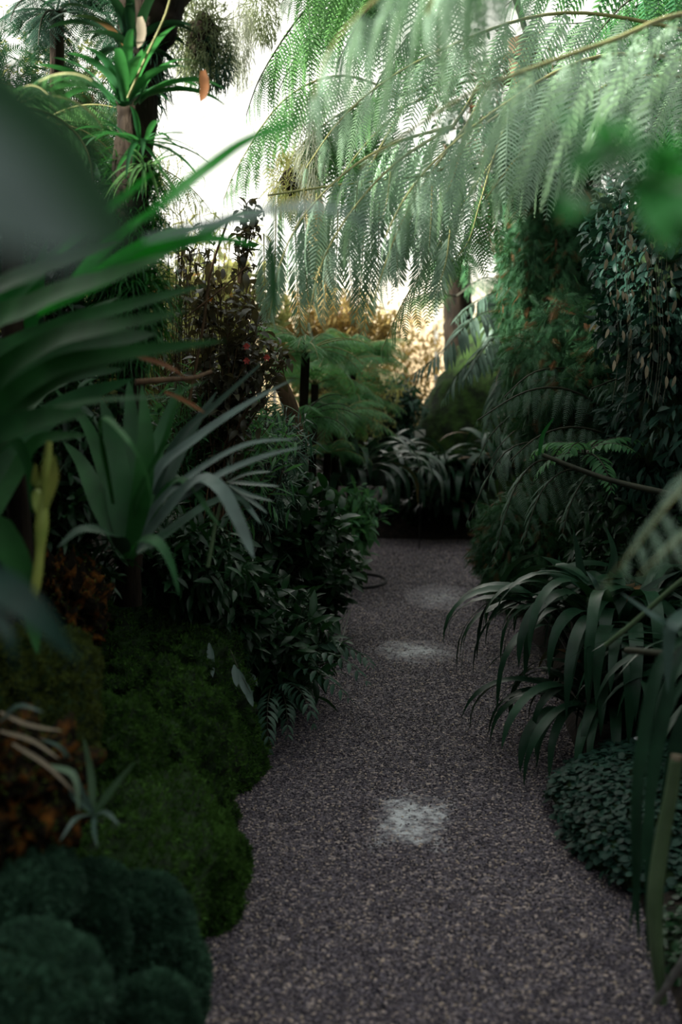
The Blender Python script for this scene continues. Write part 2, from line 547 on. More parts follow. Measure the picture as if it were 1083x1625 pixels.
def strap_path(mb, pts, width, n=16, fold=0.22, ref=(0, 0, 1), taper=2.6, base=0.55, tint=0.5, roll=0.0, wave=0.0, tipw=0.0, thick=0.0):
    """long leaf along pts with a gutter-shaped cross section"""
    c = catmull(pts, n)
    T = tangents(c)
    ref = np.asarray(ref, float)
    S = nz(np.cross(T, ref))
    Nn = np.cross(S, T)
    t = np.linspace(0, 1, n)
    w = width / 2 * np.minimum(1, base + 2.2 * (1 - base) * t * 1.6) * np.maximum((1 - t ** taper), 0) ** 0.75
    w = np.maximum(w, width * tipw / 2)
    if roll:
        ang = roll * t
        S, Nn = S * np.cos(ang)[:, None] + Nn * np.sin(ang)[:, None], Nn * np.cos(ang)[:, None] - S * np.sin(ang)[:, None]
    us = np.array([-1, -0.55, 0, 0.55, 1.0])
    lift = np.array([1.0, 0.45, 0, 0.45, 1.0])
    wav = wave * np.sin(t * 17 + width * 900)[:, None] * us[None] * w[:, None]
    V = c[:, None] + S[:, None] * (us[None, :, None] * w[:, None, None]) + Nn[:, None] * ((lift[None] * fold * w[:, None] * (1 - 0.6 * t)[:, None] + wav)[..., None])
    F = [(i * 5 + j, i * 5 + j + 1, (i + 1) * 5 + j + 1, (i + 1) * 5 + j) for i in range(n - 1) for j in range(4)]
    mb.add(V.reshape(-1, 3), F, tint)
    if thick:
        V2 = V - Nn[:, None] * thick * (1 - np.abs(us))[None, :, None]
        mb.add(V2.reshape(-1, 3), [f[::-1] for f in F], tint)
    return mb


def arc_pts(base, az, L, el0, droop, n=9, power=1.2, curl=0.0):
    """points of a leaf that leaves base at elevation el0 and bends over"""
    p = np.array(base, float); out = [p.copy()]
    for i in range(n - 1):
        t = (i + 0.5) / (n - 1)
        el = max(el0 - droop * t ** power, -1.5)
        a = az + curl * t
        p = p + L / (n - 1) * np.array([math.cos(el) * math.cos(a), math.cos(el) * math.sin(a), math.sin(el)])
        out.append(p.copy())
    return np.array(out)


def strap_clump(name, label, cat, base, n, L, Wd, mat, seed, el=(0.5, 1.4), droop=(1.2, 2.4), az=(0, 6.283), group=None, fold=0.25, power=1.2, spread=0.05, parts=True, floor=None, wave=0.0, withered=0.06):
    rng = np.random.default_rng(seed)
    th = thing(name, label, cat, base, group)
    all_mb = MB()
    for i in range(n):
        a = rng.uniform(*az) if az != (0, 6.283) else (i * 2.39996 + rng.uniform(-0.3, 0.3))
        e = rng.uniform(*el); l = L * rng.uniform(0.72, 1.1)
        b = np.array(base) + np.array([math.cos(a), math.sin(a), 0]) * rng.uniform(0, spread)
        pts = arc_pts(b, a, l, e, rng.uniform(*droop) * (0.7 + 0.3 * e), power=power, curl=rng.uniform(-0.35, 0.35))
        if floor is not None:
            pts[:, 2] = np.maximum(pts[:, 2], floor + 0.01)
        mb = MB() if parts else all_mb
        tnt = rng.uniform(0, 0.85) if rng.random() > withered else 0.97
        strap_path(mb, pts, Wd * rng.uniform(0.8, 1.15), fold=fold, tint=tnt, roll=rng.uniform(-0.5, 0.5), wave=wave)
        if parts:
            mb.build('leaf', mat, th)
    if not parts:
        all_mb.build('foliage', mat, th)
    return th


def frond_mesh(pts, npair, plen, rng, tmpl, hang=0.6, spread=1.15, start=0.12, prof='fern', n=28, upn=(0, 0, 1), jitter=0.08, twist=0.0):
    """leaflets of one frond; returns (leaflets MB, rib curve)"""
    c = catmull(pts, 60)
    T = tangents(c)
    up = np.asarray(upn, float)
    mb = MB()
    pos, X, Yr, sc, tn = [], [], [], [], []
    for i in range(npair):
        t = start + (1 - start) * (i + 0.5) / npair
        k = min(int(t * 59), 59)
        u = (t - start) / (1 - start)
        if prof == 'fern':
            pf = min(1, 0.45 + 2.4 * u) * (1 - u ** 1.9) ** 0.75 + 0.05
        else:
            pf = min(1, 0.6 + 2 * u) * (1 - u ** 3) ** 0.6 + 0.08
        S = nz(np.cross(T[k], up))
        for s in (-1, 1):
            d = math.cos(spread) * T[k] * (1 + 0.6 * u) + math.sin(spread) * s * S
            d = d + np.array([0, 0, -1]) * hang * rng.uniform(0.75, 1.25) + rng.normal(0, jitter, 3)
            pos.append(c[k]); X.append(d); Yr.append(T[k] + rng.normal(0, jitter, 3)); sc.append(plen * pf * rng.uniform(0.88, 1.08)); tn.append(rng.uniform(0, 0.85))
    pos = np.array(pos); X = nz(np.array(X)); Yr = np.array(Yr)
    Y = nz(Yr - (Yr * X).sum(-1, keepdims=True) * X)
    Z = np.cross(X, Y)
    fl = Z[:, 2] < 0
    Z[fl] *= -1; Y[fl] *= -1
    mb.stamp(tmpl, pos, X, Y, Z, np.array(sc), np.array(tn))
    return mb, c


def add_frond(th, pts, npair, plen, mat, ribmat, rng, tmpl=None, rib=0.006, **k):
    mb, c = frond_mesh(pts, npair, plen, rng, tmpl if tmpl is not None else T_PINNA, **k)
    o = mb.build('frond', mat, th)
    rb = MB(); tube(rb, c[::3], rib, rib * 0.25, ns=5, n=24)
    q = rb.build('rib', ribmat, o)
    return o


def fern(name, label, base, n, L, plen, mat, ribmat, seed, tmpl=None, npair=22, el=(0.6, 1.2), droop=(1.0, 1.8), az=None, group=None, hang=0.3, cat='fern', rib=0.006, trunk=None, spread=1.15, prof='fern', lo=None, stem=True):
    rng = np.random.default_rng(seed)
    th = thing(name, label, cat, (base[0], base[1], trunk if trunk is not None else base[2]), group)
    if trunk is not None:
        mb = MB()
        tube(mb, [(base[0], base[1], trunk), (base[0] + 0.02, base[1], (trunk + base[2]) / 2), base], 0.11, 0.09, ns=12, n=18, wob=0.06, rng=rng)
        mb.build('trunk', M['bark'], th)
    elif stem and base[2] > 0.7:
        g = ground(base[0], base[1])
        th.location = (base[0], base[1], g)
        mb = MB(); tube(mb, [(base[0] + 0.03, base[1] + 0.02, g - 0.02), (base[0] - 0.02, base[1], (g + base[2]) / 2), base], 0.035, 0.028, ns=9, n=14, wob=0.06, rng=rng)
        mb.build('trunk', M['bark'], th)
    for i in range(n):
        a = (i * 2.39996 + rng.uniform(-0.25, 0.25)) if az is None else az[0] + (az[1] - az[0]) * (i + rng.uniform(0.1, 0.9)) / n
        pts = arc_pts(base, a, L * rng.uniform(0.8, 1.1), rng.uniform(*el), rng.uniform(*droop), curl=rng.uniform(-0.3, 0.3))
        if lo is not None:
            pts[:, 2] = np.maximum(pts[:, 2], lo)
        add_frond(th, pts, npair, plen * rng.uniform(0.85, 1.1), mat, ribmat, rng, tmpl, rib=rib, hang=hang, spread=spread, prof=prof)
    return th


def bush(name, label, cat, center, radii, nstem, mat, seed, tmpl=None, leaf=0.08, per=30, stem_mat=None, root=None, group=None, droopy=0.3, stem_r=0.004, updir=0.0, tintmax=0.9, wither=0.03, parts=('foliage', 'stems')):
    """branching plant that fills an ellipsoid: stems rise from root, leaves alternate along them"""
    rng = np.random.default_rng(seed)
    center = np.array(center, float); radii = np.array(radii, float)
    root = center - np.array([0, 0, radii[2]]) if root is None else np.array(root, float)
    th = thing(name, label, cat, root, group)
    lf, st = MB(), MB()
    pos, X, sc, tn = [], [], [], []
    for i in range(nstem):
        u = nz(rng.normal(0, 1, 3)); u[2] = abs(u[2]) * 1.0 - 0.35 if root[2] < center[2] - 0.3 * radii[2] else u[2]
        end = center + u * radii * rng.uniform(0.55, 1.0) ** 0.5
        b = root + rng.normal(0, 0.12, 3) * radii * np.array([1, 1, 0])
        mid = (b + end) / 2 + rng.normal(0, 0.15, 3) * radii + np.array([0, 0, 0.15 * radii[2]])
        c = catmull([b, mid, end], 14)
        tube(st, c[::2], stem_r, stem_r * 0.4, ns=4, n=8)
        T = tangents(c)
        for j in range(per):
            t = rng.uniform(0.25, 1.0)
            k = min(int(t * 13), 13)
            side = nz(rng.normal(0, 1, 3))
            d = 0.6 * T[k] + side - np.array([0, 0, droopy]) + np.array([0, 0, updir])
            pos.append(c[k] + rng.normal(0, 0.3 * leaf, 3)); X.append(d)
            sc.append(leaf * rng.uniform(0.6, 1.15)); tn.append(rng.uniform(0, tintmax) if rng.random() > wither else 0.98)
    X, Y, Z = frames(np.array(X), (0, 0, 1))
    roll = rng.normal(0, 0.5, len(X))[:, None]
    Y, Z = Y * np.cos(roll) + Z * np.sin(roll), Z * np.cos(roll) - Y * np.sin(roll)
    lf.stamp(tmpl if tmpl is not None else T_LANCE, np.array(pos), X, Y, Z, np.array(sc), np.array(tn))
    lf.build(parts[0], mat, th)
    st.build(parts[1], stem_mat or M['rib_dark'], th)
    return th


_ICO = {}


def ico(sub=4):
    if sub not in _ICO:
        import bmesh
        bm = bmesh.new()
        bmesh.ops.create_icosphere(bm, subdivisions=sub, radius=1)
        V = np.array([v.co[:] for v in bm.verts]); F = np.array([[v.index for v in f.verts] for f in bm.faces])
        bm.free()
        _ICO[sub] = (V, F)
    return _ICO[sub]


def lump(center, radii, amp=0.15, freq=2.0, seed=0, sub=5, fine=0.0):
    V, F = ico(sub)
    off = Vector((seed * 3.7, seed * 1.3, seed * 0.7))
    k = np.array([mnoise.noise(Vector(v) * freq + off) + 0.5 * mnoise.noise(Vector(v) * freq * 2.3 + off) + 0.22 * mnoise.noise(Vector(v) * freq * 6 + off) - fine * abs(mnoise.noise(Vector(v) * freq * 4.5 + off)) for v in V])
    V2 = V * (1 + amp * k)[:, None]
    return V2 * np.array(radii) + np.array(center), F, V


def scatter_on(V, F, n, rng, minz=-0.35):
    a, b, c = V[F[:, 0]], V[F[:, 1]], V[F[:, 2]]
    nr = np.cross(b - a, c - a)
    area = np.linalg.norm(nr, axis=1)
    nr = nr / area[:, None]
    wgt = area * (nr[:, 2] > minz)
    i = rng.choice(len(F), n, p=wgt / wgt.sum())
    r1, r2 = rng.random(n), rng.random(n)
    m = r1 + r2 > 1
    r1[m], r2[m] = 1 - r1[m], 1 - r2[m]
    return a[i] + (b[i] - a[i]) * r1[:, None] + (c[i] - a[i]) * r2[:, None], nr[i]


def mossy(name, label, cat, center, radii, mat, basemat, seed, n=9000, tuft=0.022, amp=0.2, freq=2.0, group=None, tmpl=None, blades=3, up=0.5, fine=1.3):
    rng = np.random.default_rng(seed)
    V, F, _ = lump(center, radii, amp, freq, seed, fine=fine)
    th = thing(name, label, cat, (center[0], center[1], center[2] - radii[2]), group)
    mb = MB(); mb.add(V, F); mb.build('base', basemat, th)
    p, nr = scatter_on(V, F, n, rng)
    p = np.repeat(p, blades, axis=0); nr = np.repeat(nr, blades, axis=0)
    X = nr + rng.normal(0, 0.75, p.shape) + np.array([0, 0, up]) * 0.4
    X, Y, Z = frames(X, nr + rng.normal(0, 0.2, p.shape))
    m2 = MB()
    patch = np.array([mnoise.noise(Vector(q) * 9) + 0.8 * mnoise.noise(Vector(q) * 34) for q in p[::blades]])
    tn = np.clip(0.45 + 0.6 * np.repeat(patch, blades) + rng.normal(0, 0.15, len(p)), 0, 0.9)
    m2.stamp(tmpl or T_QUAD, p - nr * 0.004, X, Y, Z, tuft * rng.uniform(0.5, 1.3, len(p)), tn)
    o = m2.build('moss', mat, th)
    return th

# ================================================================== the setting
def grid_mesh(name, xs, ys, zf, mat, kind='structure'):
    X, Y = np.meshgrid(xs, ys)
    Zz = np.array([[zf(x, y) for x in xs] for y in ys])
    V = np.stack([X, Y, Zz], -1).reshape(-1, 3)
    nx = len(xs)
    F = [(j * nx + i, j * nx + i + 1, (j + 1) * nx + i + 1, (j + 1) * nx + i) for j in range(len(ys) - 1) for i in range(nx - 1)]
    o = MB().add(V, F).build(name, mat)
    return tag(o, kind=kind)


def box(mb, lo, hi):
    x0, y0, z0 = lo; x1, y1, z1 = hi
    V = [(x0, y0, z0), (x1, y0, z0), (x1, y1, z0), (x0, y1, z0), (x0, y0, z1), (x1, y0, z1), (x1, y1, z1), (x0, y1, z1)]
    return mb.add(V, [(0, 3, 2, 1), (4, 5, 6, 7), (0, 1, 5, 4), (1, 2, 6, 5), (2, 3, 7, 6), (3, 0, 4, 7)])


def bar(mb, a, b, w, h=None):
    a, b = np.array(a, float), np.array(b, float)
    h = h or w
    T = nz(b - a); ref = np.array([0, 0, 1.0]) if abs(T[2]) < 0.9 else np.array([1.0, 0, 0])
    S = nz(np.cross(T, ref)); B = np.cross(S, T)
    V = [p + S * sx * w / 2 + B * sy * h / 2 for p in (a, b) for sx, sy in ((-1, -1), (1, -1), (1, 1), (-1, 1))]
    return mb.add(V, [(0, 1, 2, 3), (7, 6, 5, 4), (0, 4, 5, 1), (1, 5, 6, 2), (2, 6, 7, 3), (3, 7, 4, 0)])


def ss(a, b, x):
    t = min(1, max(0, (x - a) / (b - a)))
    return t * t * (3 - 2 * t)


def nse(x, y, f, s=0.0):
    return mnoise.noise(Vector((x * f, y * f, s)))


GY0, GY1, GX = -2.5, 17.0, 4.6
fl = MB(); fl.add([(-GX, GY0, -0.06), (GX, GY0, -0.06), (GX, GY1, -0.06), (-GX, GY1, -0.06)], [(0, 1, 2, 3)])
tag(fl.build('floor', M['soil'], smooth=False), kind='structure')
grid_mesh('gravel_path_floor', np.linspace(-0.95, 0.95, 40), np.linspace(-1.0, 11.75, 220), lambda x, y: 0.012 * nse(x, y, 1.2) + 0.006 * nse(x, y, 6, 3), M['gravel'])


def bed_l(x, y):
    e = -0.60 + 0.07 * nse(0, y, 1.1) - 0.05 * (4.0 < y < 5.2)
    u = e - x
    far = ss(6.0, 9.0, y)
    return -0.05 + (0.42 - 0.12 * far) * ss(-0.02, 0.55, u) + (0.30 - 0.1 * far) * ss(0.5, 1.6, u) + 0.06 * nse(x, y, 2.5, 5) * ss(0, 0.3, u)


def bed_r(x, y):
    e = 0.58 + 0.05 * nse(3, y, 1.3)
    u = x - e
    return -0.05 + 0.14 * ss(-0.02, 0.10, u) + 0.30 * ss(0.3, 2.2, u) + 0.04 * nse(x, y, 3, 9) * ss(0, 0.3, u)


def bed_b(x, y):
    return -0.05 + 0.30 * ss(11.55, 11.85, y) + 0.25 * ss(11.9, 13.5, y) + 0.04 * nse(x, y, 3, 12)


def ground(x, y):
    if y > 12.2: return bed_b(x, y)
    if x < -0.5: return bed_l(x, y)
    if x > 0.5: return bed_r(x, y)
    return 0.0


grid_mesh('planting_bed_floor', np.linspace(-GX, -0.5, 60), np.linspace(GY0, 13.0, 160), bed_l, M['soil'])
grid_mesh('planting_bed_floor', np.linspace(0.5, GX, 50), np.linspace(GY0, 13.0, 160), bed_r, M['soil'])
grid_mesh('planting_bed_floor', np.linspace(-GX, GX, 60), np.linspace(11.5, GY1, 40), bed_b, M['soil'])

for nm, lo, hi in (('shade_wall_left', (-GX - 0.3, GY0, -0.1), (-GX, GY1, 3.1)), ('shade_wall_right', (GX, GY0, -0.1), (GX + 0.3, GY1, 3.1)),  # unseen solid side and front walls, added to shade the low planting
                   ('shade_wall_front', (-GX, GY0 - 0.3, -0.1), (GX, GY0, 3.1)), ('wall_back', (-GX, GY1, -0.1), (GX, GY1 + 0.25, 1.0))):
    tag(box(MB(), lo, hi).build(nm, M['wall'], smooth=False), kind='structure')
# glazing bars and panes of the far gable and the pitched roof
RZ, EZ = 5.9, 3.1
wf = MB()
for x in np.linspace(-GX, GX, 5):
    bar(wf, (x, GY1 + 0.1, 1.0), (x, GY1 + 0.1, RZ - (RZ - EZ) * abs(x) / GX), 0.02, 0.05)
bar(wf, (-GX, GY1 + 0.1, 1.0), (GX, GY1 + 0.1, 1.0), 0.08)
w1 = tag(wf.build('window_1', M['steel'], smooth=False), kind='structure')
gp = MB(); gp.add([(-GX, GY1 + 0.1, 1.0), (GX, GY1 + 0.1, 1.0), (GX, GY1 + 0.1, EZ), (0, GY1 + 0.1, RZ), (-GX, GY1 + 0.1, EZ)], [(0, 1, 2, 3, 4)])
gp.build('pane', M['glass'], w1, smooth=False)
rf = MB()
for s in (-1, 1):
    for y in np.arange(GY0, GY1 + 0.2, 3.9):
        bar(rf, (s * GX, y, EZ), (0, y, RZ), 0.025, 0.05)
    for k in (0.0,):
        bar(rf, (s * GX * (1 - k), GY0, EZ + (RZ - EZ) * k), (s * GX * (1 - k), GY1, EZ + (RZ - EZ) * k), 0.05)
bar(rf, (0, GY0, RZ), (0, GY1, RZ), 0.07)
ce = tag(rf.build('ceiling', M['steel'], smooth=False), kind='structure')
gr = MB()
for s in (-1, 1):
    gr.add([(s * GX, GY0, EZ), (0, GY0, RZ), (0, GY1, RZ), (s * GX, GY1, EZ)], [(0, 1, 2, 3)])
gr.build('roof_panes', M['glass'], ce, smooth=False)

# loose pebbles lying on the path: nobody could count them
rng = np.random.default_rng(1)
n = 90000
y = 2.3 + (11.6 - 2.3) * rng.random(n) ** 2.1
x = rng.uniform(-0.72, 0.72, n)
V8 = np.array([(1, 0, 0), (0, 1, 0), (-1, 0, 0), (0, -1, 0), (0, 0, 1), (0, 0, -1)], float)
F8 = np.array([(0, 1, 4), (1, 2, 4), (2, 3, 4), (3, 0, 4), (1, 0, 5), (2, 1, 5), (3, 2, 5), (0, 3, 5)])
keep = np.ones(n, bool)
for (sx, sy, rx, ry, _w) in PALE_PATCHES:
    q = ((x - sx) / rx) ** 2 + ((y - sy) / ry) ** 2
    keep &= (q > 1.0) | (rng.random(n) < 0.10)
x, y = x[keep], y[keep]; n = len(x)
zz = np.array([0.012 * nse(a, b, 1.2) + 0.006 * nse(a, b, 6, 3) for a, b in zip(x, y)])
X, Y, Z = frames(rng.normal(0, 1, (n, 3)) * (1, 1, 0.35), (0, 0, 1))
s = rng.uniform(0.0026, 0.0056, n)
mb = MB().stamp((V8, F8), np.stack([x, y, zz + 0.001], 1), X, Y, Z, np.stack([s * rng.uniform(1, 1.5, n), s, s * rng.uniform(0.6, 1, n)], 1), rng.random(n) ** 1.3)
tag(mb.build('gravel_pebbles', M['pebble']), 'loose grey and tan pebbles covering the garden path', 'gravel', kind='stuff')

# ================================================================== left bank: moss
G_MOSS = 'green mossy boulders on the left bank'
mossy('mossy_boulder', 'large dark green mossy boulder under the broad-leaved strap plant', 'mossy boulder', P(225, 1105, 4.75), (0.44, 0.55, 0.42), M['moss'], M['moss_base'], 11, n=22000, amp=0.25, group=G_MOSS)
mossy('mossy_boulder', 'long green mossy boulder sloping down the middle of the bank', 'mossy boulder', P(262, 1230, 4.1), (0.27, 0.42, 0.36), M['moss'], M['moss_base'], 12, n=16000, amp=0.25, group=G_MOSS)
mossy('mossy_boulder', 'bright green mossy boulder bulging over the path edge, lowest of the green ones', 'mossy boulder', P(285, 1400, 3.55), (0.205, 0.34, 0.21), M['moss'], M['moss_base'], 13, n=16000, amp=0.2, group=G_MOSS)
mossy('mossy_boulder', 'small dark mossy boulder beside the gravel below the overhanging shrub', 'mossy boulder', P(352, 1205, 4.75), (0.165, 0.35, 0.20), M['moss'], M['moss_base'], 14, n=9000, amp=0.2, group=G_MOSS)
mossy('mossy_boulder', 'olive mossy boulder at the left edge above the orange peat', 'mossy boulder', P(52, 1135, 3.15), (0.165, 0.34, 0.24), M['moss_olive'], M['moss_base'], 15, n=14000, tuft=0.018, amp=0.22, group=G_MOSS)
mossy('mossy_boulder', 'narrow green mossy ridge between the two large boulders', 'mossy boulder', P(180, 1260, 3.6), (0.16, 0.34, 0.30), M['moss'], M['moss_base'], 16, n=12000, amp=0.22, group=G_MOSS)
mossy('peat_block', 'orange brown peat block with pale roots at the left edge', 'peat block', P(25, 1262, 2.62), (0.155, 0.25, 0.17), M['moss_olive'], M['peat'], 17, n=1400, tuft=0.016, amp=0.4, freq=2.6)
mossy('peat_block', 'rust coloured peat patch in the gully above the mossy boulders', 'peat block', P(105, 975, 3.9), (0.13, 0.25, 0.20), M['moss_olive'], M['peat'], 18, n=900, tuft=0.016, amp=0.4, freq=2.6)
G_T = 'blue-green moss cushions in the bottom left corner'
for i, (px, py, d, rx, rz, sd, lb) in enumerate([
        (35, 1412, 2.5, 0.125, 0.10, 21, 'round blue-green moss cushion directly below the orange peat block'),
        (40, 1590, 2.2, 0.15, 0.14, 22, 'largest blue-green moss cushion filling the bottom left corner'),
        (158, 1500, 2.6, 0.060, 0.14, 23, 'tall narrow blue-green moss cushion in the middle of its patch'),
        (235, 1475, 2.75, 0.105, 0.13, 24, 'blue-green moss cushion touching the lowest green boulder'),
        (240, 1630, 2.5, 0.10, 0.11, 25, 'low blue-green moss cushion beside the gravel at the bottom edge'),
        (285, 1560, 2.75, 0.065, 0.15, 26, 'dark blue-green moss cushion hugging the path edge'),
        (150, 1420, 2.85, 0.09, 0.07, 27, 'small dark moss cushion behind the narrow tall one')]):
    mossy('moss_cushion', lb, 'moss', P(px, py, d), (rx * 0.93, rx * 1.1, rz * 0.93), M['moss_teal'], M['moss_base'], sd, n=6000, tuft=0.020, amp=0.12, freq=2.2, fine=0.8, group=G_T, tmpl=t_quad(0.35, 0.15))
# filler moss under everything so the bank reads as one slope
mossy('mossy_boulder', 'broad shaded mossy boulder at the foot of the bank behind the cushions', 'mossy boulder', (-0.92, 3.1, 0.10), (0.33, 0.9, 0.33), M['moss'], M['moss_base'], 28, n=16000, amp=0.15, group=G_MOSS)


# ------------------------------------------------------------------ explicit leaves given by a few points
def leaf_plant(name, label, cat, root, leaves, mat, group=None, ref=(0.0, -0.9, 0.8)):
    th = thing(name, label, cat, root, group)
    rg = np.random.default_rng(int(abs(root[0] * 1000 + root[1] * 77)))
    for lf in leaves:
        pts, w = PP(lf[0]), lf[1]
        mt = lf[2] if len(lf) > 2 and lf[2] else mat
        kw = lf[3] if len(lf) > 3 else {}
        a = dict(tint=rg.uniform(0.1, 0.8), ref=ref, n=20, thick=0.0015)
        a.update(kw)
        mb = strap_path(MB(), pts, w, **a)
        mb.build('leaf', mt, th)
    return th


S, SP, SD, GL, BR = M['strap'], M['strap_pale'], M['strap_dark'], M['grey_leaf'], M['bright']
# near strap plant entering from the left edge
r2 = P(-70, 900, 2.0)
leaf_plant('strap_leaf_plant', 'big near strap-leaved plant sweeping in from the left edge', 'plant', r2, [
    ([(-70, 900, 2.73), (-30, 640, 2.67), (75, 545, 2.46), (190, 515, 2.18), (300, 492, 2.05)], 0.066),
    ([(-70, 900, 2.73), (-40, 560, 2.60), (60, 480, 2.32), (170, 440, 2.05), (285, 398, 1.92)], 0.070, M['strap_near'], {'tint': 0.85}),
    ([(-70, 900, 2.73), (-20, 680, 2.60), (75, 590, 2.46), (190, 562, 2.32), (360, 540, 2.18)], 0.057),
    ([(-70, 900, 2.73), (-30, 700, 2.67), (60, 620, 2.53), (150, 575, 2.39), (262, 552, 2.32)], 0.066, M['strap_near']),
    ([(-70, 900, 2.73), (-40, 720, 2.60), (40, 672, 2.46), (140, 655, 2.25)], 0.077, M['strap_near']),
    ([(-70, 920, 2.73), (-30, 745, 2.67), (60, 665, 2.46), (140, 637, 2.32), (290, 628, 2.25)], 0.022, M['strap_pale'], {'tint': 0.1}),
    ([(-70, 900, 2.73), (-30, 600, 2.87), (90, 520, 2.87), (220, 480, 2.73), (330, 452, 2.60)], 0.057),
    ([(-70, 900, 2.73), (-60, 560, 2.87), (20, 470, 2.87), (95, 400, 2.73), (150, 330, 2.60)], 0.066, BR, {'tint': 0.0}),
    ([(-70, 880, 2.87), (-20, 620, 3.00), (80, 560, 3.00), (180, 540, 2.87), (250, 530, 2.73)], 0.101),
    ([(-70, 880, 2.87), (0, 640, 3.15), (90, 600, 3.15), (200, 585, 3.00)], 0.077),
    ([(-60, 900, 2.87), (20, 720, 3.15), (110, 640, 3.28), (215, 600, 3.28)], 0.101),
    ([(-60, 900, 2.73), (-25, 740, 2.73), (20, 700, 2.73), (45, 740, 2.73), (50, 815, 2.73)], 0.039, M['strap_near']),
    ([(-60, 900, 2.73), (20, 760, 2.87), (60, 700, 2.87), (140, 690, 2.73)], 0.047),
    ([(-70, 900, 2.73), (-70, 560, 2.46), (-20, 470, 2.18), (60, 430, 1.92), (200, 385, 1.70)], 0.061, M['strap_near']),
    ([(-60, 880, 3.15), (10, 600, 3.28), (50, 480, 3.28), (75, 380, 3.15)], 0.122, BR, {'tint': 0.1}),
    ([(-60, 880, 3.15), (40, 600, 3.42), (100, 520, 3.42), (190, 470, 3.28)], 0.057, SP),
    ([(-60, 880, 3.15), (40, 650, 3.42), (120, 590, 3.42), (170, 525, 3.28)], 0.057, SP),
    ([(-60, 960, 2.60), (-20, 840, 2.60), (20, 875, 2.60), (48, 960, 2.60), (60, 1040, 2.53)], 0.074),
], M['strap_near'], ref=(0.0, -1.0, 0.35))
# flower stalk of the near plant
th = thing('flower_stalk', 'yellow-green jointed stalk standing in front of the rust coloured peat', 'stem', P(52, 960, 2.6), None)
mb = MB(); tube(mb, PP([(52, 960, 2.6), (62, 890, 2.6), (68, 810, 2.6), (78, 700, 2.6)]), [0.010, 0.012, 0.010, 0.016, 0.008, 0.012, 0.006], ns=8, n=26)
mb.build('stalk', M['stem_yellow'], th)
mb = MB(); strap_path(mb, PP([(70, 820, 2.6), (84, 770, 2.58), (86, 720, 2.55)]), 0.03); strap_path(mb, PP([(68, 830, 2.6), (58, 780, 2.62), (56, 735, 2.6)]), 0.03)
mb.build('bract', M['stem_yellow'], th)
# sharp broad-leaved strap plant
b = (205, 885)
leaf_plant('strap_leaf_plant', 'broad-leaved strap plant rooted on top of the large mossy boulder', 'plant', P(205, 900, 3.2), [
    ([(*b, 3.2), (262, 812, 3.15), (345, 755, 3.05), (420, 724, 3.0), (482, 709, 2.95)], 0.028, GL, {'tint': 0.9}),  # grey colour of these three arching leaves imitates the sheen on them
    ([(*b, 3.2), (250, 800, 3.2), (320, 742, 3.15), (395, 704, 3.1), (475, 696, 3.05)], 0.024, GL, {'tint': 0.9}),
    ([(*b, 3.2), (245, 755, 3.2), (305, 700, 3.2), (385, 645, 3.2), (468, 600, 3.15)], 0.032, GL, {'tint': 0.9}),
    ([(*b, 3.25), (275, 710, 3.3), (345, 640, 3.3), (425, 568, 3.3)], 0.030, M['strap_dark']),
    ([(*b, 3.2), (190, 780, 3.25), (178, 690, 3.35), (160, 632, 3.4)], 0.080),
    ([(*b, 3.2), (212, 760, 3.3), (208, 660, 3.4), (204, 600, 3.45)], 0.07),
    ([(*b, 3.2), (235, 770, 3.3), (255, 690, 3.4), (285, 610, 3.45)], 0.06),
    ([(*b, 3.15), (225, 790, 3.1), (232, 700, 3.1), (225, 610, 3.15)], 0.060),
    ([(*b, 3.2), (160, 800, 3.25), (130, 735, 3.35), (100, 700, 3.4)], 0.060),
    ([(*b, 3.2), (170, 760, 3.4), (135, 670, 3.5), (80, 610, 3.5)], 0.050),
    ([(*b, 3.2), (255, 780, 3.3), (300, 690, 3.4), (345, 620, 3.45)], 0.050, M['strap_dark']),
    ([(*b, 3.1), (222, 858, 2.95), (250, 860, 2.85), (272, 895, 2.8), (285, 946, 2.78)], 0.034, BR, {'tint': 0.0}),
    ([(*b, 3.2), (300, 770, 3.1), (345, 770, 3.0), (378, 825, 2.95), (404, 888, 2.9)], 0.036, GL, {'taper': 9, 'tint': 0.8}),
    ([(*b, 3.2), (270, 770, 3.2), (305, 772, 3.1), (330, 810, 3.05), (352, 838, 3.0)], 0.026),
    ([(180, 800, 3.0), (160, 668, 2.8), (205, 700, 2.6), (232, 750, 2.6), (243, 803, 2.6)], 0.017, None, {'tint': 0.9}),
    ([(*b, 3.2), (215, 800, 3.1), (262, 700, 3.0), (285, 625, 3.0), (330, 605, 3.0)], 0.022),
    ([(*b, 3.2), (180, 850, 3.0), (130, 840, 2.9), (90, 870, 2.85)], 0.045, M['strap_dark']),
    ([(*b, 3.2), (245, 860, 3.3), (330, 800, 3.4), (380, 790, 3.4), (410, 830, 3.4)], 0.030, M['strap_dark']),
], S)
# palm seedling with fingered pale leaflets
th = thing('palm_seedling', 'young palm with pale fingered leaflets right of the broad strap plant', 'palm', P(330, 900, 3.5), None)
mb = MB(); tube(mb, PP([(330, 900, 3.5), (345, 820, 3.5), (362, 765, 3.45)]), 0.006, 0.004); mb.build('stem', M['stem_green'], th)
for q in ([(362, 765), (395, 752), (432, 748)], [(362, 765), (400, 768), (445, 772)], [(362, 768), (395, 785), (435, 796)], [(362, 770), (390, 800), (415, 832)],
          [(362, 770), (375, 810), (385, 850)], [(362, 762), (385, 735), (420, 720)], [(360, 760), (365, 730), (385, 700)], [(362, 768), (400, 795), (425, 815)]):
    mb = MB(); strap_path(mb, PP([(a_, b_, 3.45 - 0.04 * i) for i, (a_, b_) in enumerate(q)]), 0.022, tint=0.5, ref=(0, -0.5, 1)); mb.build('leaflet', GL, th)

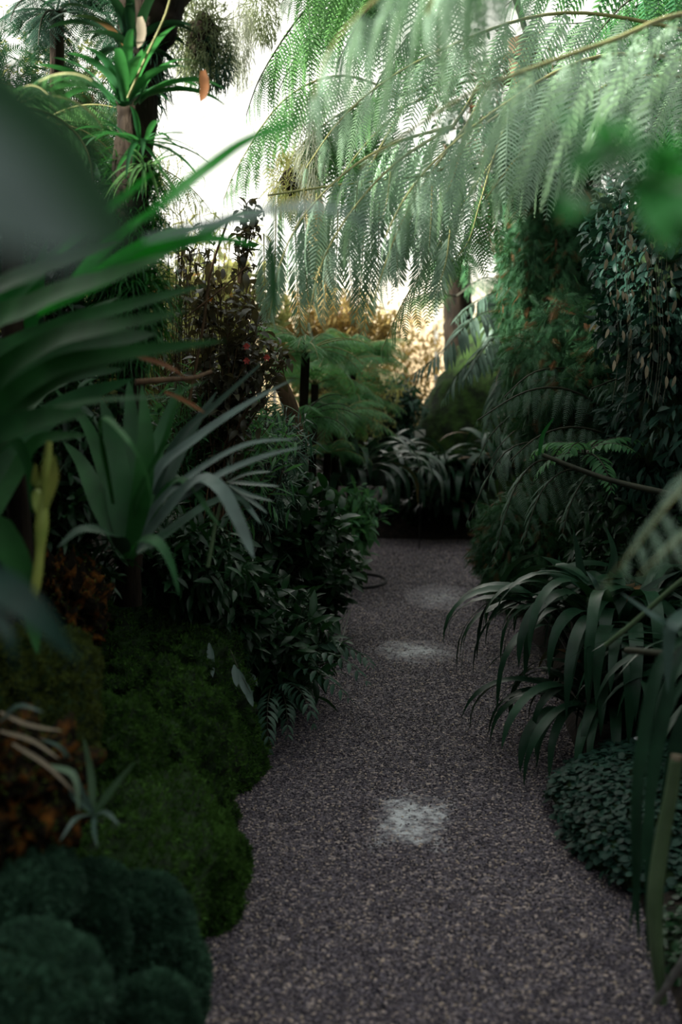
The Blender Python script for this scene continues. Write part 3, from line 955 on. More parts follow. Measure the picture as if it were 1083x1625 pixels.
# little tillandsia on the peat
rng = np.random.default_rng(4)
leaf_plant('air_plant', 'small pale air plant growing between orange peat and green moss', 'air plant', P(150, 1290, 2.6), [
    ([(148, 1290, 2.6), (145, 1230, 2.6), (133, 1170, 2.58)], 0.018, SP, {'tint': 0.3}),
    ([(150, 1290, 2.6), (180, 1250, 2.56), (215, 1208, 2.5)], 0.020, SP, {'tint': 0.2}),
    ([(148, 1290, 2.6), (120, 1235, 2.58), (100, 1190, 2.55), (60, 1170, 2.5)], 0.014, GL),
    ([(148, 1290, 2.6), (115, 1260, 2.55), (112, 1225, 2.5)], 0.014, GL),
    ([(152, 1292, 2.6), (170, 1290, 2.5), (190, 1310, 2.45)], 0.014, GL),
    ([(150, 1292, 2.6), (150, 1320, 2.5), (155, 1345, 2.45)], 0.012, GL),
    ([(148, 1292, 2.6), (120, 1300, 2.5), (95, 1335, 2.45)], 0.014, GL),
], GL)
leaf_plant('air_plant', 'pale rooty air plant lying across the orange peat block', 'air plant', P(5, 1170, 2.4), [
    ([(0, 1130, 2.4), (45, 1150, 2.38), (100, 1160, 2.36)], 0.009, M['dry']),
    ([(0, 1160, 2.4), (50, 1175, 2.38), (95, 1205, 2.36)], 0.009, M['dry']),
    ([(20, 1180, 2.4), (75, 1215, 2.38), (120, 1260, 2.36)], 0.010, M['dry']),
    ([(80, 1215, 2.4), (118, 1232, 2.38), (125, 1290, 2.36)], 0.014, SP),
    ([(0, 1145, 2.4), (30, 1120, 2.38), (70, 1130, 2.36)], 0.010, GL),
], GL)

# foreground leaves
leaf_plant('broad_leaf_plant', 'huge blurred green leaf with painted grey sheen close to the lens at the left edge', 'plant', P(-420, 620, 0.42), [
    ([(-420, 120, 0.42), (-250, 180, 0.41), (-80, 265, 0.40), (50, 350, 0.40), (150, 410, 0.41)], 0.056, M['grey_leaf'], {'tint': 0.6, 'ref': (0.5, -1.0, 0.5), 'taper': 3, 'fold': 0.1, 'thick': 0.0008}),  # narrow grey blade stands in for the sheen on the green leaf
    ([(-420, 120, 0.42), (-300, 130, 0.48), (-120, 190, 0.5), (60, 290, 0.52), (215, 390, 0.54)], 0.105, M['strap'], {'tint': 0.0, 'ref': (0.5, -1.0, 0.5), 'taper': 3, 'fold': 0.1, 'thick': 0.0008}),
], M['grey_leaf'])
BF = {'tint': 0.7, 'ref': (0.1, -1.0, 0.25), 'base': 0.3, 'fold': 0.15}
leaf_plant('bamboo_shoot', 'blurred bright green slender leaves reaching across the white sky gap', 'plant', P(-40, 760, 2.3), [
    ([(60, 500, 2.4), (215, 416, 2.3), (300, 383, 2.25), (360, 380, 2.2), (421, 395, 2.2)], 0.034, M['bamboo'], BF),
    ([(90, 480, 2.4), (200, 404, 2.3), (260, 370, 2.25), (308, 357, 2.2)], 0.026, M['bamboo'], BF),
    ([(120, 450, 2.4), (280, 374, 2.3), (345, 354, 2.25), (402, 351, 2.2)], 0.020, M['bamboo'], BF),
    ([(300, 385, 2.3), (370, 345, 2.25), (414, 333, 2.2)], 0.022, M['bamboo'], BF),
    ([(90, 410, 2.3), (175, 332, 2.2), (246, 271, 2.15)], 0.024, M['bamboo'], BF),
    ([(110, 450, 2.3), (190, 376, 2.2), (248, 328, 2.15)], 0.028, M['bamboo'], BF),
    ([(225, 350, 1.75), (262, 320, 1.75), (339, 259, 1.7), (400, 219, 1.7), (500, 184, 1.7)], 0.022, M['bamboo'], BF),
    ([(230, 380, 1.4), (435, 333, 1.35), (540, 335, 1.3), (612, 374, 1.3)], 0.014, GL, {'tint': 1.0, 'ref': (0, -1, 0.3)}),
    ([(434, 500, 2.3), (434, 440, 2.3), (430, 400, 2.3), (418, 356, 2.3)], 0.016, M['strap'], BF),
], M['bamboo'])
leaf_plant('broad_leaf_plant', 'blurred blue-green leaf hanging over the olive moss at the left edge', 'plant', P(-60, 900, 1.2), [
    ([(-80, 900, 1.4), (0, 930, 1.35), (60, 975, 1.3), (125, 1050, 1.3)], 0.045, M['vine'], {'ref': (0.2, -1, 0.3), 'tint': 0.5}),
    ([(-80, 900, 1.4), (-20, 960, 1.35), (15, 1010, 1.3), (22, 1060, 1.3)], 0.022, M['vine'], {'ref': (0.2, -1, 0.3), 'tint': 0.3}),
], M['vine'])
th = thing('leafy_twig', 'blurred bright green leaves on a twig close to the lens at upper right', 'twig', P(1130, 300, 0.95), None)
mb = MB(); tube(mb, PP([(1150, 300, 0.95), (1040, 290, 0.93), (960, 260, 0.92), (880, 215, 0.9)]), 0.0025, 0.0012, ns=6)
tube(mb, PP([(1040, 290, 0.93), (990, 300, 0.9), (930, 320, 0.88)]), 0.0015, 0.001, ns=5); mb.build('stem', M['stem_green'], th)
for (a, c, w) in [((1040, 290), (1000, 235), 0.045), ((1000, 275), (930, 255), 0.045), ((960, 260), (905, 280), 0.039), ((930, 320), (895, 352), 0.042), ((950, 262), (935, 190), 0.045), ((1000, 250), (975, 200), 0.033),
                  ((1060, 290), (1083, 220), 0.051), ((1060, 300), (1030, 370), 0.054), ((1080, 295), (1100, 360), 0.060), ((1030, 290), (1040, 250), 0.045), ((905, 215), (880, 190), 0.030), ((1050, 310), (1060, 400), 0.045)]:
    p0, p1 = P(*a, 0.92), P(*c, 0.88)
    mb = MB(); strap_path(mb, [p0, (p0 + p1) / 2 + np.array([0, 0, 0.008]), p1], w, n=10, base=0.1, taper=1.6, ref=(0, -1.0, 0.6), tint=0.6); mb.build('leaf', BR, th)

# ================================================================== top left: post covered with epiphytes
th = thing('epiphyte_post', 'dark bark-covered post carrying bromeliads at upper left', 'tree trunk', P(205, 900, 4.3), None)
rng = np.random.default_rng(9)
mb = MB(); tube(mb, PP([(205, 960, 4.3), (208, 600, 4.2), (210, 300, 4.1), (222, 100, 4.1), (225, -80, 4.1)]), [0.045, 0.045, 0.055, 0.07, 0.09], ns=14, n=50, wob=0.10, rng=rng)
mb.build('trunk', M['bark'], th)
mb = MB(); tube(mb, PP([(212, 120, 4.1), (235, 60, 4.05), (240, 20, 4.0), (242, -70, 4.0)]), [0.05, 0.08, 0.12, 0.12], ns=14, n=30, wob=0.08, rng=rng)
mb.build('root_ball', M['bark'], th)


def rosette(name, label, cat, c, n, L, Wd, mat, seed, el=(0.2, 1.4), droop=(0.8, 1.8), group=None, **k):
    return strap_clump(name, label, cat, c, n, L, Wd, mat, seed, el=el, droop=droop, group=group, **k)


rosette('bromeliad', 'large bright green bromeliad rosette highest on the epiphyte post', 'bromeliad', P(200, 165, 3.85), 26, 0.33, 0.046, M['brom'], 31, el=(0.5, 1.45), group='bromeliads on the post')
rosette('bromeliad', 'dark bromeliad rosette just above the large bright one on the post', 'bromeliad', P(205, 75, 3.9), 18, 0.28, 0.04, M['strap_dark'], 32, group='bromeliads on the post')
rosette('bromeliad', 'drooping green bromeliad in the middle of the epiphyte post', 'bromeliad', P(222, 225, 3.85), 26, 0.22, 0.022, M['brom'], 33, el=(-0.3, 1.0), group='bromeliads on the post')
rosette('bromeliad', 'small fine-leaved bromeliad lowest on the epiphyte post', 'bromeliad', P(232, 262, 3.9), 24, 0.17, 0.012, M['fern_green'], 34, el=(-0.8, 0.8), group='bromeliads on the post')
th = thing('dry_flower_stalk', 'thin yellowish flower stalk leaning out of the large bromeliad', 'stem', P(203, 160, 3.8), None)
mb = MB(); tube(mb, PP([(203, 155, 3.8), (232, 90, 3.7), (262, 25, 3.6), (272, -10, 3.55)]), 0.0045, 0.003, ns=5); mb.build('stalk', M['rib'], th)
for i, (px, py, lb) in enumerate([(222, 55, 'curled dry brown leaf beside the dark bromeliad'), (322, 140, 'dry brown leaf dangling below the hanging air plants')]):
    mb = MB(); strap_path(mb, PP([(px, py - 28, 3.7), (px + 3, py, 3.68), (px - 4, py + 22, 3.7)]), 0.03, n=8, ref=(0, -1, 0.2), taper=6)
    tag(mb.build('dry_leaf', M['dry' if i == 0 else 'rust']), lb, 'leaf')


def thready(name, label, cat, c, radii, n, L, r, mat, seed, group=None, down=0.0, core=None):
    rg = np.random.default_rng(seed)
    th = thing(name, label, cat, c, group)
    mb = MB()
    for i in range(n):
        u = nz(rg.normal(0, 1, 3)) * np.array(radii) * rg.uniform(0.3, 1) ** 0.6
        o = np.array(c) + u
        d = nz(u * 1.5 / np.array(radii) + rg.normal(0, 0.6, 3) + np.array([0, 0, -down]))
        pts = [o]
        for k in range(4):
            d = nz(d + rg.normal(0, 0.28, 3) - np.array([0, 0, 0.25 + down * 0.5]))
            pts.append(pts[-1] + d * L / 4)
        strap_path(mb, pts, r, n=6, tint=rg.uniform(0, 0.85), fold=0.5, base=1.0, taper=1.4)
    mb.build('foliage', mat, th)
    if name in ('air_plant_ball', 'spanish_moss') and c[2] > 1.7:
        sb = MB(); tube(sb, [np.array(c), (c[0], c[1], 3.2), (c[0], c[1], 4.6)], 0.0012, ns=4); sb.build('string', M['rib_dark'], th)
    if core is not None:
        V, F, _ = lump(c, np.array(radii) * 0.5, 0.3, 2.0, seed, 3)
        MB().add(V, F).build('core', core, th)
    return th


G_A = 'hanging air plant balls at the top'
thready('air_plant_ball', 'spiky hanging air plant ball right of the epiphyte post', 'air plant', P(322, 62, 4.3), (0.115, 0.11, 0.16), 1500, 0.065, 0.005, M['tillandsia'], 41, group=G_A, core=M['bark'])
thready('air_plant_ball', 'small dark air plant tuft at the bottom of the spiky hanging ball', 'air plant', P(338, 105, 4.3), (0.08, 0.07, 0.08), 500, 0.06, 0.0045, M['fern_dark'], 42, group=G_A)
thready('air_plant_ball', 'air plant ball hanging at the top beside the dark fern fronds', 'air plant', P(415, 18, 4.8), (0.075, 0.07, 0.13), 700, 0.065, 0.0045, M['tillandsia'], 43, group=G_A)
thready('spanish_moss', 'grey thready moss beard hanging between the two air plant balls', 'hanging moss', P(380, 65, 4.6), (0.05, 0.05, 0.17), 700, 0.08, 0.0022, M['beard'], 44, down=0.8)
thready('spanish_moss', 'grey-green thready moss beard hanging below the white fronds', 'hanging moss', P(492, 250, 5.2), (0.05, 0.06, 0.25), 300, 0.14, 0.003, M['beard'], 45, down=0.9)
thready('air_plant_ball', 'olive air plant ball hanging against the white sky gap', 'air plant', P(460, 290, 6.0), (0.10, 0.10, 0.13), 380, 0.12, 0.006, M['olive'], 46, group=G_A, core=M['bark'])

thready('epiphyte_tuft', 'dark tangled rootlets and tufts clothing the upper post', 'air plant', P(222, 60, 4.1), (0.12, 0.11, 0.30), 1200, 0.09, 0.006, M['fern_dark'], 47)
thready('epiphyte_tuft', 'green and dark tufts clothing the post below the bromeliads', 'air plant', P(212, 330, 4.15), (0.09, 0.09, 0.24), 1200, 0.10, 0.007, M['strap'], 48)
thready('epiphyte_tuft', 'hanging grassy green tufts low on the post in front of the shrubs', 'air plant', P(205, 470, 4.15), (0.12, 0.10, 0.26), 1400, 0.13, 0.009, M['strap'], 49)
thready('epiphyte_tuft', 'twiggy brown-green tuft reaching right of the post into the white gap', 'air plant', P(262, 300, 4.3), (0.12, 0.08, 0.12), 160, 0.13, 0.004, M['olive'], 50)
fern('basket_fern', 'vivid green fern spilling left of the epiphyte post, highest of its kind', P(60, 200, 4.5), 16, 0.46, 0.16, M['fern_green'], M['rib'], 57, T_PINNA_LO, 18, el=(-0.2, 0.8), hang=0.4)
fern('basket_fern', 'vivid green fern right above the huge blurred leaf', P(120, 330, 4.5), 16, 0.44, 0.15, M['fern_mid'], M['rib'], 58, T_PINNA_LO, 18, el=(-0.4, 0.8), hang=0.4)
fern('tree_fern', 'green feathery tree fern left of the epiphyte post', P(60, 260, 4.9), 11, 0.75, 0.26, M['fern_mid'], M['rib'], 51, T_PINNA_LO, 18, el=(0.2, 0.9), trunk=0.4, cat='tree fern', lo=None)
fern('basket_fern', 'bright green fern overhanging the left side below the bromeliads', P(20, 170, 3.2), 12, 0.34, 0.12, M['fern_mid'], M['rib'], 52, T_PINNA_LO, 18, el=(0.0, 0.7), hang=0.3)
fern('basket_fern', 'dark lacy fern in the upper left corner against pale light', P(90, 20, 4.8), 12, 0.40, 0.15, M['fern_dark'], M['rib_dark'], 53, T_PINNA_LO, 18, el=(-0.1, 0.7), hang=0.3)
bush('climbing_shrub', 'lacy olive climber with brown twigs in the top left corner', 'climbing plant', P(40, 60, 6.0), (0.6, 0.5, 0.5), 60, M['olive'], 54, T_OVAL, 0.035, 60, M['brown_bark'], root=P(30, 700, 6.0))
bush('climbing_shrub', 'dark green foliage behind the huge blurred leaf', 'climbing plant', P(80, 310, 4.2), (0.36, 0.3, 0.50), 70, M['shrub'], 55, T_LANCE, 0.07, 50, M['rib_dark'], root=P(80, 900, 4.3))
bush('climbing_shrub', 'dense dark foliage low behind the near strap leaves', 'climbing plant', P(60, 700, 4.0), (0.5, 0.3, 0.55), 80, M['shrub'], 56, T_LANCE, 0.08, 50, M['rib_dark'], root=P(60, 950, 4.1))

# ================================================================== middle left: shrubs behind the strap leaves
bush('dark_leaved_shrub', 'shrub with curved dark purple leaves below the white sky gap', 'shrub', P(372, 465, 5.0), (0.19, 0.2, 0.30), 34, M['dark_purple'], 61, t_leaf(0.42, 0.12, 0.25, 0.1), 0.072, 30, M['brown_bark'], root=P(350, 830, 5.1), droopy=0.1)
bush('dark_leaved_shrub', 'upright dark purple shoot crossing the white sky gap', 'shrub', P(400, 330, 5.0), (0.035, 0.04, 0.14), 9, M['dark_purple'], 62, t_leaf(0.42, 0.12, 0.25, 0.1), 0.05, 18, M['brown_bark'], root=P(380, 450, 5.0))
bush('dark_leaved_shrub', 'dark leaved branch with small red buds behind the arching strap leaf tips', 'shrub', P(420, 545, 4.9), (0.14, 0.15, 0.10), 16, M['dark_purple'], 63, t_leaf(0.42, 0.12, 0.25, 0.1), 0.06, 22, M['brown_bark'], root=P(360, 720, 5.0))
bush('dark_leaved_shrub', 'thin twiggy shrub with small dark leaves in front of the white sky', 'shrub', P(285, 380, 5.6), (0.22, 0.2, 0.30), 34, M['dark_purple'], 64, T_LANCE, 0.065, 16, M['brown_bark'], root=P(280, 800, 5.7), droopy=0.1)
bush('olive_shrub', 'sparse pale wispy shrub against the white sky gap', 'shrub', P(330, 330, 7.2), (0.36, 0.3, 0.28), 26, M['olive'], 60, T_NARROW, 0.12, 16, M['brown_bark'], root=P(310, 700, 7.3))
bush('olive_shrub', 'pale olive shrub glowing behind the dark purple leaves', 'shrub', P(300, 450, 8.5), (0.80, 0.5, 0.45), 150, M['olive'], 65, T_OVAL, 0.085, 40, M['brown_bark'], root=P(300, 700, 8.6))
bush('olive_shrub', 'olive and orange shrub behind the near strap leaves', 'shrub', P(140, 510, 7.0), (0.9, 0.5, 0.45), 150, M['olive'], 66, T_LANCE, 0.09, 34, M['brown_bark'], root=P(160, 760, 7.1), wither=0.12)
bush('green_shrub', 'mid green shrub behind the arching strap leaves', 'shrub', P(320, 640, 5.2), (0.42, 0.3, 0.33), 70, M['fern_mid'], 67, T_NARROW, 0.11, 36, M['brown_bark'], root=P(330, 880, 5.3))
bush('green_shrub', 'fine grassy fern mass in the shade left of the leaning root', 'shrub', P(400, 690, 5.6), (0.34, 0.3, 0.34), 60, M['fern_dark'], 68, T_THIN, 0.10, 60, M['rib_dark'], root=P(400, 860, 5.7))
th = thing('bare_branch', 'bare brown branch lying level behind the strap leaves', 'branch', P(225, 607, 3.6), None)
mb = MB(); tube(mb, PP([(215, 607, 3.55), (260, 603, 3.6), (305, 600, 3.7), (335, 590, 3.8)]), 0.010, 0.006, ns=8); mb.build('wood', M['brown_bark'], th)
for lb, q, r in [('slim brown stem rising through the dark purple shrub', [(300, 640, 4.8), (322, 520, 4.8), (335, 430, 4.8), (362, 350, 4.8)], 0.007),
                 ('thin forked twig crossing the purple leaves', [(300, 500, 4.7), (350, 460, 4.7), (395, 420, 4.75)], 0.004),
                 ('curved rusty root arching over the dark fern mass', [(455, 720, 6.0), (468, 680, 6.0), (455, 630, 6.0), (440, 600, 6.0)], 0.05)]:
    mb = MB(); tube(mb, PP(q), r, r * 0.7, ns=8, n=20); tag(mb.build('branch', M['brown_bark']), lb, 'branch')
for i, (px, py, d, m_, lb) in enumerate([(333, 472, 4.9, 'orange_petal', 'orange flower among the dark purple leaves'), (250, 462, 5.4, 'orange_petal', 'orange and cream flower behind the slim twigs'),
                                       (392, 548, 4.8, 'red_petal', 'upper red bud on the dark leaved branch'), (392, 571, 4.8, 'red_petal', 'lower pink bud on the dark leaved branch'), (424, 566, 4.8, 'red_petal', 'right pink bud on the dark leaved branch')]):
    mb = MB(); c = P(px, py, d); rg = np.random.default_rng(i)
    for k in range(6):
        a = k * 1.047; v = np.array([math.cos(a), -0.6, math.sin(a) - 0.2])
        strap_path(mb, [c, c + v * 0.007, c + v * 0.014 + np.array([0, 0, -0.004])], 0.010, n=6, ref=(0, -1, 0.1), base=0.2, taper=3)
    tag(mb.build('flower', M[m_]), lb, 'flower', None)

# orange tipped dry leaves near the branch
leaf_plant('withered_leaf', 'orange brown withered leaf tip above the bare branch', 'leaf', P(210, 560, 2.9), [([(205, 563, 2.9), (250, 575, 2.9), (282, 590, 2.85), (296, 602, 2.85)], 0.016, M['rust'])], M['rust'])
leaf_plant('withered_leaf', 'orange brown withered leaf tip below the bare branch', 'leaf', P(262, 620, 2.9), [([(262, 622, 2.9), (295, 637, 2.9), (325, 655, 2.85)], 0.014, M['rust'])], M['rust'])

# ================================================================== left: dark shrub overhanging the path
G_S = 'glossy dark shrubs overhanging the left path edge'
bush('glossy_shrub', 'glossy dark shrub leaning over the gravel beside the mossy boulders', 'shrub', P(440, 1010, 5.6), (0.36, 0.45, 0.42), 95, M['shrub'], 71, T_LANCE, 0.115, 34, M['rib_dark'], root=P(400, 1150, 5.7), droopy=0.55, group=G_S)
bush('glossy_shrub', 'dark shrub with drooping pale-backed leaves above the mossy boulder', 'shrub', P(350, 930, 5.0), (0.24, 0.3, 0.30), 60, M['shrub'], 72, T_LANCE, 0.12, 30, M['rib_dark'], root=P(340, 1060, 5.1), droopy=0.7, group=G_S)
bush('glossy_shrub', 'glossy dark shrub behind the coiled hose at the path edge', 'shrub', P(490, 880, 7.2), (0.36, 0.5, 0.42), 90, M['shrub'], 73, T_OVAL, 0.10, 32, M['rib_dark'], root=P(470, 1010, 7.3), droopy=0.3, group=G_S)
bush('glossy_shrub', 'dark shrub with holly-like leaves at the height of the strap leaf tips', 'shrub', P(440, 800, 6.4), (0.42, 0.4, 0.30), 70, M['shrub'], 74, T_OVAL, 0.10, 30, M['rib_dark'], root=P(420, 960, 6.5), droopy=0.3, group=G_S)
bush('glossy_shrub', 'dark shrub filling the hollow right of the broad strap plant base', 'shrub', P(285, 880, 4.6), (0.30, 0.25, 0.24), 70, M['shrub'], 75, T_LANCE, 0.09, 32, M['rib_dark'], root=P(285, 960, 4.7), droopy=0.4, group=G_S)
th = thing('overhanging_fern', 'dark pinnate fronds drooping onto the gravel from the glossy shrub', 'fern', P(450, 1060, 5.5), None)
rng = np.random.default_rng(77)
for q in ([(450, 1060, 5.5), (500, 1035, 5.2), (550, 1050, 5.0), (590, 1090, 4.9)], [(450, 1070, 5.5), (490, 1060, 5.2), (530, 1085, 5.0), (560, 1115, 4.9)], [(440, 1080, 5.4), (470, 1090, 5.1), (490, 1120, 4.9), (500, 1160, 4.85)],
          [(440, 1080, 5.4), (452, 1110, 5.1), (456, 1140, 4.9), (458, 1175, 4.8)], [(430, 1090, 5.3), (425, 1120, 5.0), (425, 1160, 4.8), (430, 1200, 4.75)], [(400, 1060, 5.2), (385, 1090, 4.9), (385, 1130, 4.8), (378, 1165, 4.8)],
          [(460, 1050, 5.6), (520, 1020, 5.6), (575, 1040, 5.5), (590, 1060, 5.4)]):
    add_frond(th, PP(q), 11, 0.085, M['fern_dark'], M['rib_dark'], rng, T_LANCE, rib=0.0025, hang=0.3, spread=0.8, prof='strap')
for q, lb in (([(345, 1060, 4.6), (352, 1020, 4.6), (340, 985, 4.6)], 'pale narrow leaf sticking up above the mossy boulder'), ):
    pass
th = thing('pale_leaf_sprig', 'sprig of four pale oval leaves hanging beside the mossy boulder', 'sprig', P(372, 1050, 4.5), None)
mb = MB(); tube(mb, PP([(365, 1030, 4.5), (380, 1065, 4.45), (398, 1100, 4.4)]), 0.002, 0.0015, ns=5); mb.build('stem', M['rib_dark'], th)
for a, c in (((378, 1062), (392, 1105)), ((386, 1078), (402, 1122)), ((372, 1055), (376, 1090)), ((332, 1020), (338, 1075))):
    mb = MB(); p0, p1 = P(*a, 4.45), P(*c, 4.4); strap_path(mb, [p0, (p0 + p1) / 2, p1], 0.028, n=9, base=0.2, taper=4, ref=(0.3, -1, 0.2), tint=0.2); mb.build('leaf', GL, th)

# coiled hose and sticks on the gravel edge
mb = MB(); cc = P(596, 926, 1.55 / 0.1725); c0 = np.array([cc[0] - 0.04, cc[1], 0.018])
tube(mb, [c0 + np.array([0.15 * math.cos(a) - 0.03, 0.20 * math.sin(a), 0.004 * k]) for k, a in enumerate(np.linspace(-2.4, 3.6, 18))], 0.011, ns=8, n=60)
tag(mb.build('garden_hose', M['hose']), 'loop of black hose lying on the gravel at the left path edge', 'hose')
for k, lb in enumerate(('grey stick leaning at the left path edge, nearer the gravel', 'grey stick leaning at the left path edge, nearer the shrub')):
    mb = MB(); tube(mb, PP([(541 - 6 * k, 1022, 6.6), (548 - 6 * k, 995, 6.8), (556 - 6 * k, 968, 7.0)]), 0.007, 0.005, ns=6)
    tag(mb.build('stick', M['stick']), lb, 'stick', 'grey sticks at the path edge')

# ================================================================== far middle
bush('golden_shrub', 'golden foliage glowing far behind the hanging fronds', 'shrub', P(520, 490, 11.0), (0.75, 0.4, 0.50), 150, M['golden'], 81, T_LANCE, 0.10, 36, M['brown_bark'], root=P(520, 700, 11.1))
bush('golden_shrub', 'sparse golden leaves around the glowing gap beside the dark trunk', 'shrub', P(640, 500, 15.0), (0.65, 0.4, 0.50), 60, M['golden'], 82, T_LANCE, 0.12, 26, M['brown_bark'], root=P(650, 745, 15.1))
th = thing('golden_tree', 'pale golden trunk far back behind the hanging fronds', 'tree trunk', P(520, 620, 12.5), None)
mb = MB(); tube(mb, PP([(525, 640, 12.5), (520, 500, 12.5), (505, 380, 12.5), (490, 250, 12.5)]), 0.13, 0.10, ns=10, n=20, wob=0.05, rng=rng); mb.build('trunk', solid_mat('golden_bark', (0.28, 0.19, 0.07), (0.5, 0.36, 0.15), 8, 0.9, 0.6), th)
rosette('spiky_bromeliad', 'dark spiky rosette with rusty centre on the golden trunk', 'bromeliad', P(560, 525, 11.5), 30, 0.40, 0.022, M['strap_dark'], 83, el=(-0.3, 1.4))
thready('air_plant_ball', 'rusty orange air plant tuft on top of the dark spiky rosette', 'air plant', P(553, 495, 11.4), (0.13, 0.1, 0.13), 160, 0.15, 0.012, M['rust'], 84)
G_F = 'soft green ferns in the middle distance'
fern('soft_fern', 'soft bright green fern in the middle distance below the golden trunk', P(560, 640, 9.6), 16, 0.55, 0.16, M['fern_soft'], M['rib'], 91, T_PINNA_LO, 16, el=(0.3, 1.1), group=G_F)
fern('soft_fern', 'pale green fern arching left of the bright one in the middle distance', P(500, 610, 8.6), 14, 0.60, 0.17, M['fern_soft'], M['rib'], 92, T_PINNA_LO, 18, el=(0.3, 1.0), group=G_F)
fern('soft_fern', 'low green fern between glossy shrub and strap leaves far left of the path', P(520, 720, 8.8), 12, 0.40, 0.13, M['fern_mid'], M['rib'], 93, T_PINNA_LO, 16, el=(0.2, 0.9), group=G_F)
fern('soft_fern', 'green fern touched with orange just left of the mossy trunk', P(560, 610, 10.5), 12, 0.55, 0.16, M['fern_soft'], M['rib'], 94, T_PINNA_LO, 16, el=(0.2, 1.0), group=G_F)
fern('soft_fern', 'tall bright green fern in front of the golden shrub', P(560, 570, 9.8), 18, 0.62, 0.19, M['fern_soft'], M['rib'], 194, T_PINNA_LO, 18, el=(0.1, 1.1), group=G_F)
fern('soft_fern', 'fine grey-green fern mound behind the arching strap leaf tips', P(485, 560, 7.4), 18, 0.50, 0.15, M['fern_soft'], M['rib'], 195, T_PINNA_LO, 18, el=(0.0, 1.1), group=G_F)
fern('soft_fern', 'green fern reaching over the far dark strap plants from the left', P(535, 660, 9.0), 16, 0.52, 0.16, M['fern_soft'], M['rib'], 196, T_PINNA_LO, 18, el=(0.0, 1.0), group=G_F)
fern('soft_fern', 'shaded green fern under the grey-green mound', P(480, 670, 7.2), 16, 0.45, 0.14, M['fern_mid'], M['rib_dark'], 197, T_PINNA_LO, 18, el=(0.0, 1.0), group=G_F)
bush('green_shrub', 'dark bush blocking the glow just left of the mossy trunk', 'shrub', P(600, 625, 12.4), (0.5, 0.3, 0.33), 110, M['fern_dark'], 198, T_LANCE, 0.12, 36, M['rib_dark'], root=P(620, 740, 12.5))
bush('olive_shrub', 'yellow-green bush behind the soft ferns', 'shrub', P(520, 590, 12.0), (0.9, 0.4, 0.40), 70, M['olive'], 95, T_LANCE, 0.08, 26, M['brown_bark'], root=P(520, 760, 12.1), wither=0.15)
bush('olive_shrub', 'rusty and green leaves around the soft ferns', 'shrub', P(560, 610, 9.9), (0.40, 0.3, 0.25), 40, M['olive'], 96, T_LANCE, 0.06, 20, M['brown_bark'], root=P(560, 720, 9.9), wither=0.4)

# mossy trunk
th = thing('mossy_tree', 'thick leaning mossy trunk with a wide foot at the end of the path', 'tree', P(760, 790, 12.9), None)
rng = np.random.default_rng(12)
mb = MB(); tube(mb, PP([(735, 810, 12.9), (757, 700, 12.9), (790, 620, 12.9), (830, 540, 13.0), (880, 450, 13.1), (950, 330, 13.2)]), [0.70, 0.68, 0.60, 0.56, 0.5, 0.42], ns=28, n=60, wob=0.02, rng=rng)
mb.build('trunk', M['mossy_bark'], th)
V = mb.V[0]; F_ = np.array(mb.F[0]); tri = np.vstack([F_[:, :3], F_[:, [0, 2, 3]]])
p, nr = scatter_on(V, tri, 26000, rng, minz=-2)
X, Y, Z = frames(nr + rng.normal(0, 0.7, p.shape), nr + 0.01)
mb = MB().stamp(T_QUAD, p, X, Y, Z, rng.uniform(0.02, 0.05, len(p)), rng.uniform(0, 0.55, len(p)))
mb.build('moss', M['moss'], th)
th = thing('dark_tree', 'slim dark upright trunk behind the leaning mossy one', 'tree', P(730, 700, 13.9), None)
mb = MB(); tube(mb, PP([(735, 720, 13.9), (732, 600, 13.9), (728, 500, 13.9), (726, 425, 13.9)]), [0.2, 0.19, 0.18, 0.16], ns=12, n=30, wob=0.05, rng=rng); mb.build('trunk', M['bark'], th)
# plant labels on spikes
for (px, py, d, w, lb) in ((667, 688, 10.9, 0.095, 'small pale plant label standing in the bed left of the mossy tree'), (795, 656, 10.2, 0.075, 'small pinkish plant label right of the mossy tree')):
    th = thing('plant_label', lb, 'plant label', P(px, py, d), 'plant labels in the far bed')
    c = P(px, py, d)
    mb = box(MB(), c - np.array([w / 2, 0.004, 0.034]), c + np.array([w / 2, 0.004, 0.034])); mb.build('card', M['card'], th, smooth=False)
    mb = MB(); tube(mb, [(c[0], c[1] + 0.01, ground(c[0], c[1]) - 0.02), c + np.array([0, 0.008, 0])], 0.004, ns=6); mb.build('spike', M['hose'], th)

# dark strap plants at the end of the path
G_E = 'dark strap-leaved plants closing the end of the path'
for (px, py, d, n_, L_, sd, lb) in [(550, 770, 9.4, 44, 0.85, 101, 'dark strap plant spilling over the left path edge far back'), (600, 770, 10.4, 44, 0.85, 102, 'dark strap plant just left of the far path end'),
                                    (695, 765, 11.6, 50, 0.80, 103, 'dark strap plant directly behind the end of the gravel'), (750, 780, 11.7, 44, 0.80, 104, 'dark strap plant at the foot of the mossy tree'),
                                    (805, 750, 11.3, 40, 0.90, 105, 'tall dark strap plant right of the mossy tree foot'), (640, 790, 11.6, 44, 0.65, 106, 'low dark strap plant left of the far path end'),
                                    (720, 815, 11.6, 36, 0.50, 109, 'lowest dark strap plant hanging down to the end of the gravel')]:
    strap_clump('strap_leaf_clump', lb, 'plant', P(px, py, d), n_, L_, 0.085, M['strap_dark'], sd, el=(0.7, 1.5), power=1.5, droop=(2.0, 3.4), group=G_E, parts=True, withered=0.05, spread=0.15, fold=0.2)
bush('green_shrub', 'narrow-leaved shrub with pale stripes at the left path edge far back', 'shrub', P(570, 800, 8.6), (0.17, 0.3, 0.25), 34, M['fern_mid'], 107, T_LANCE, 0.13, 18, M['rib_dark'], root=P(545, 900, 8.7), droopy=0.8)
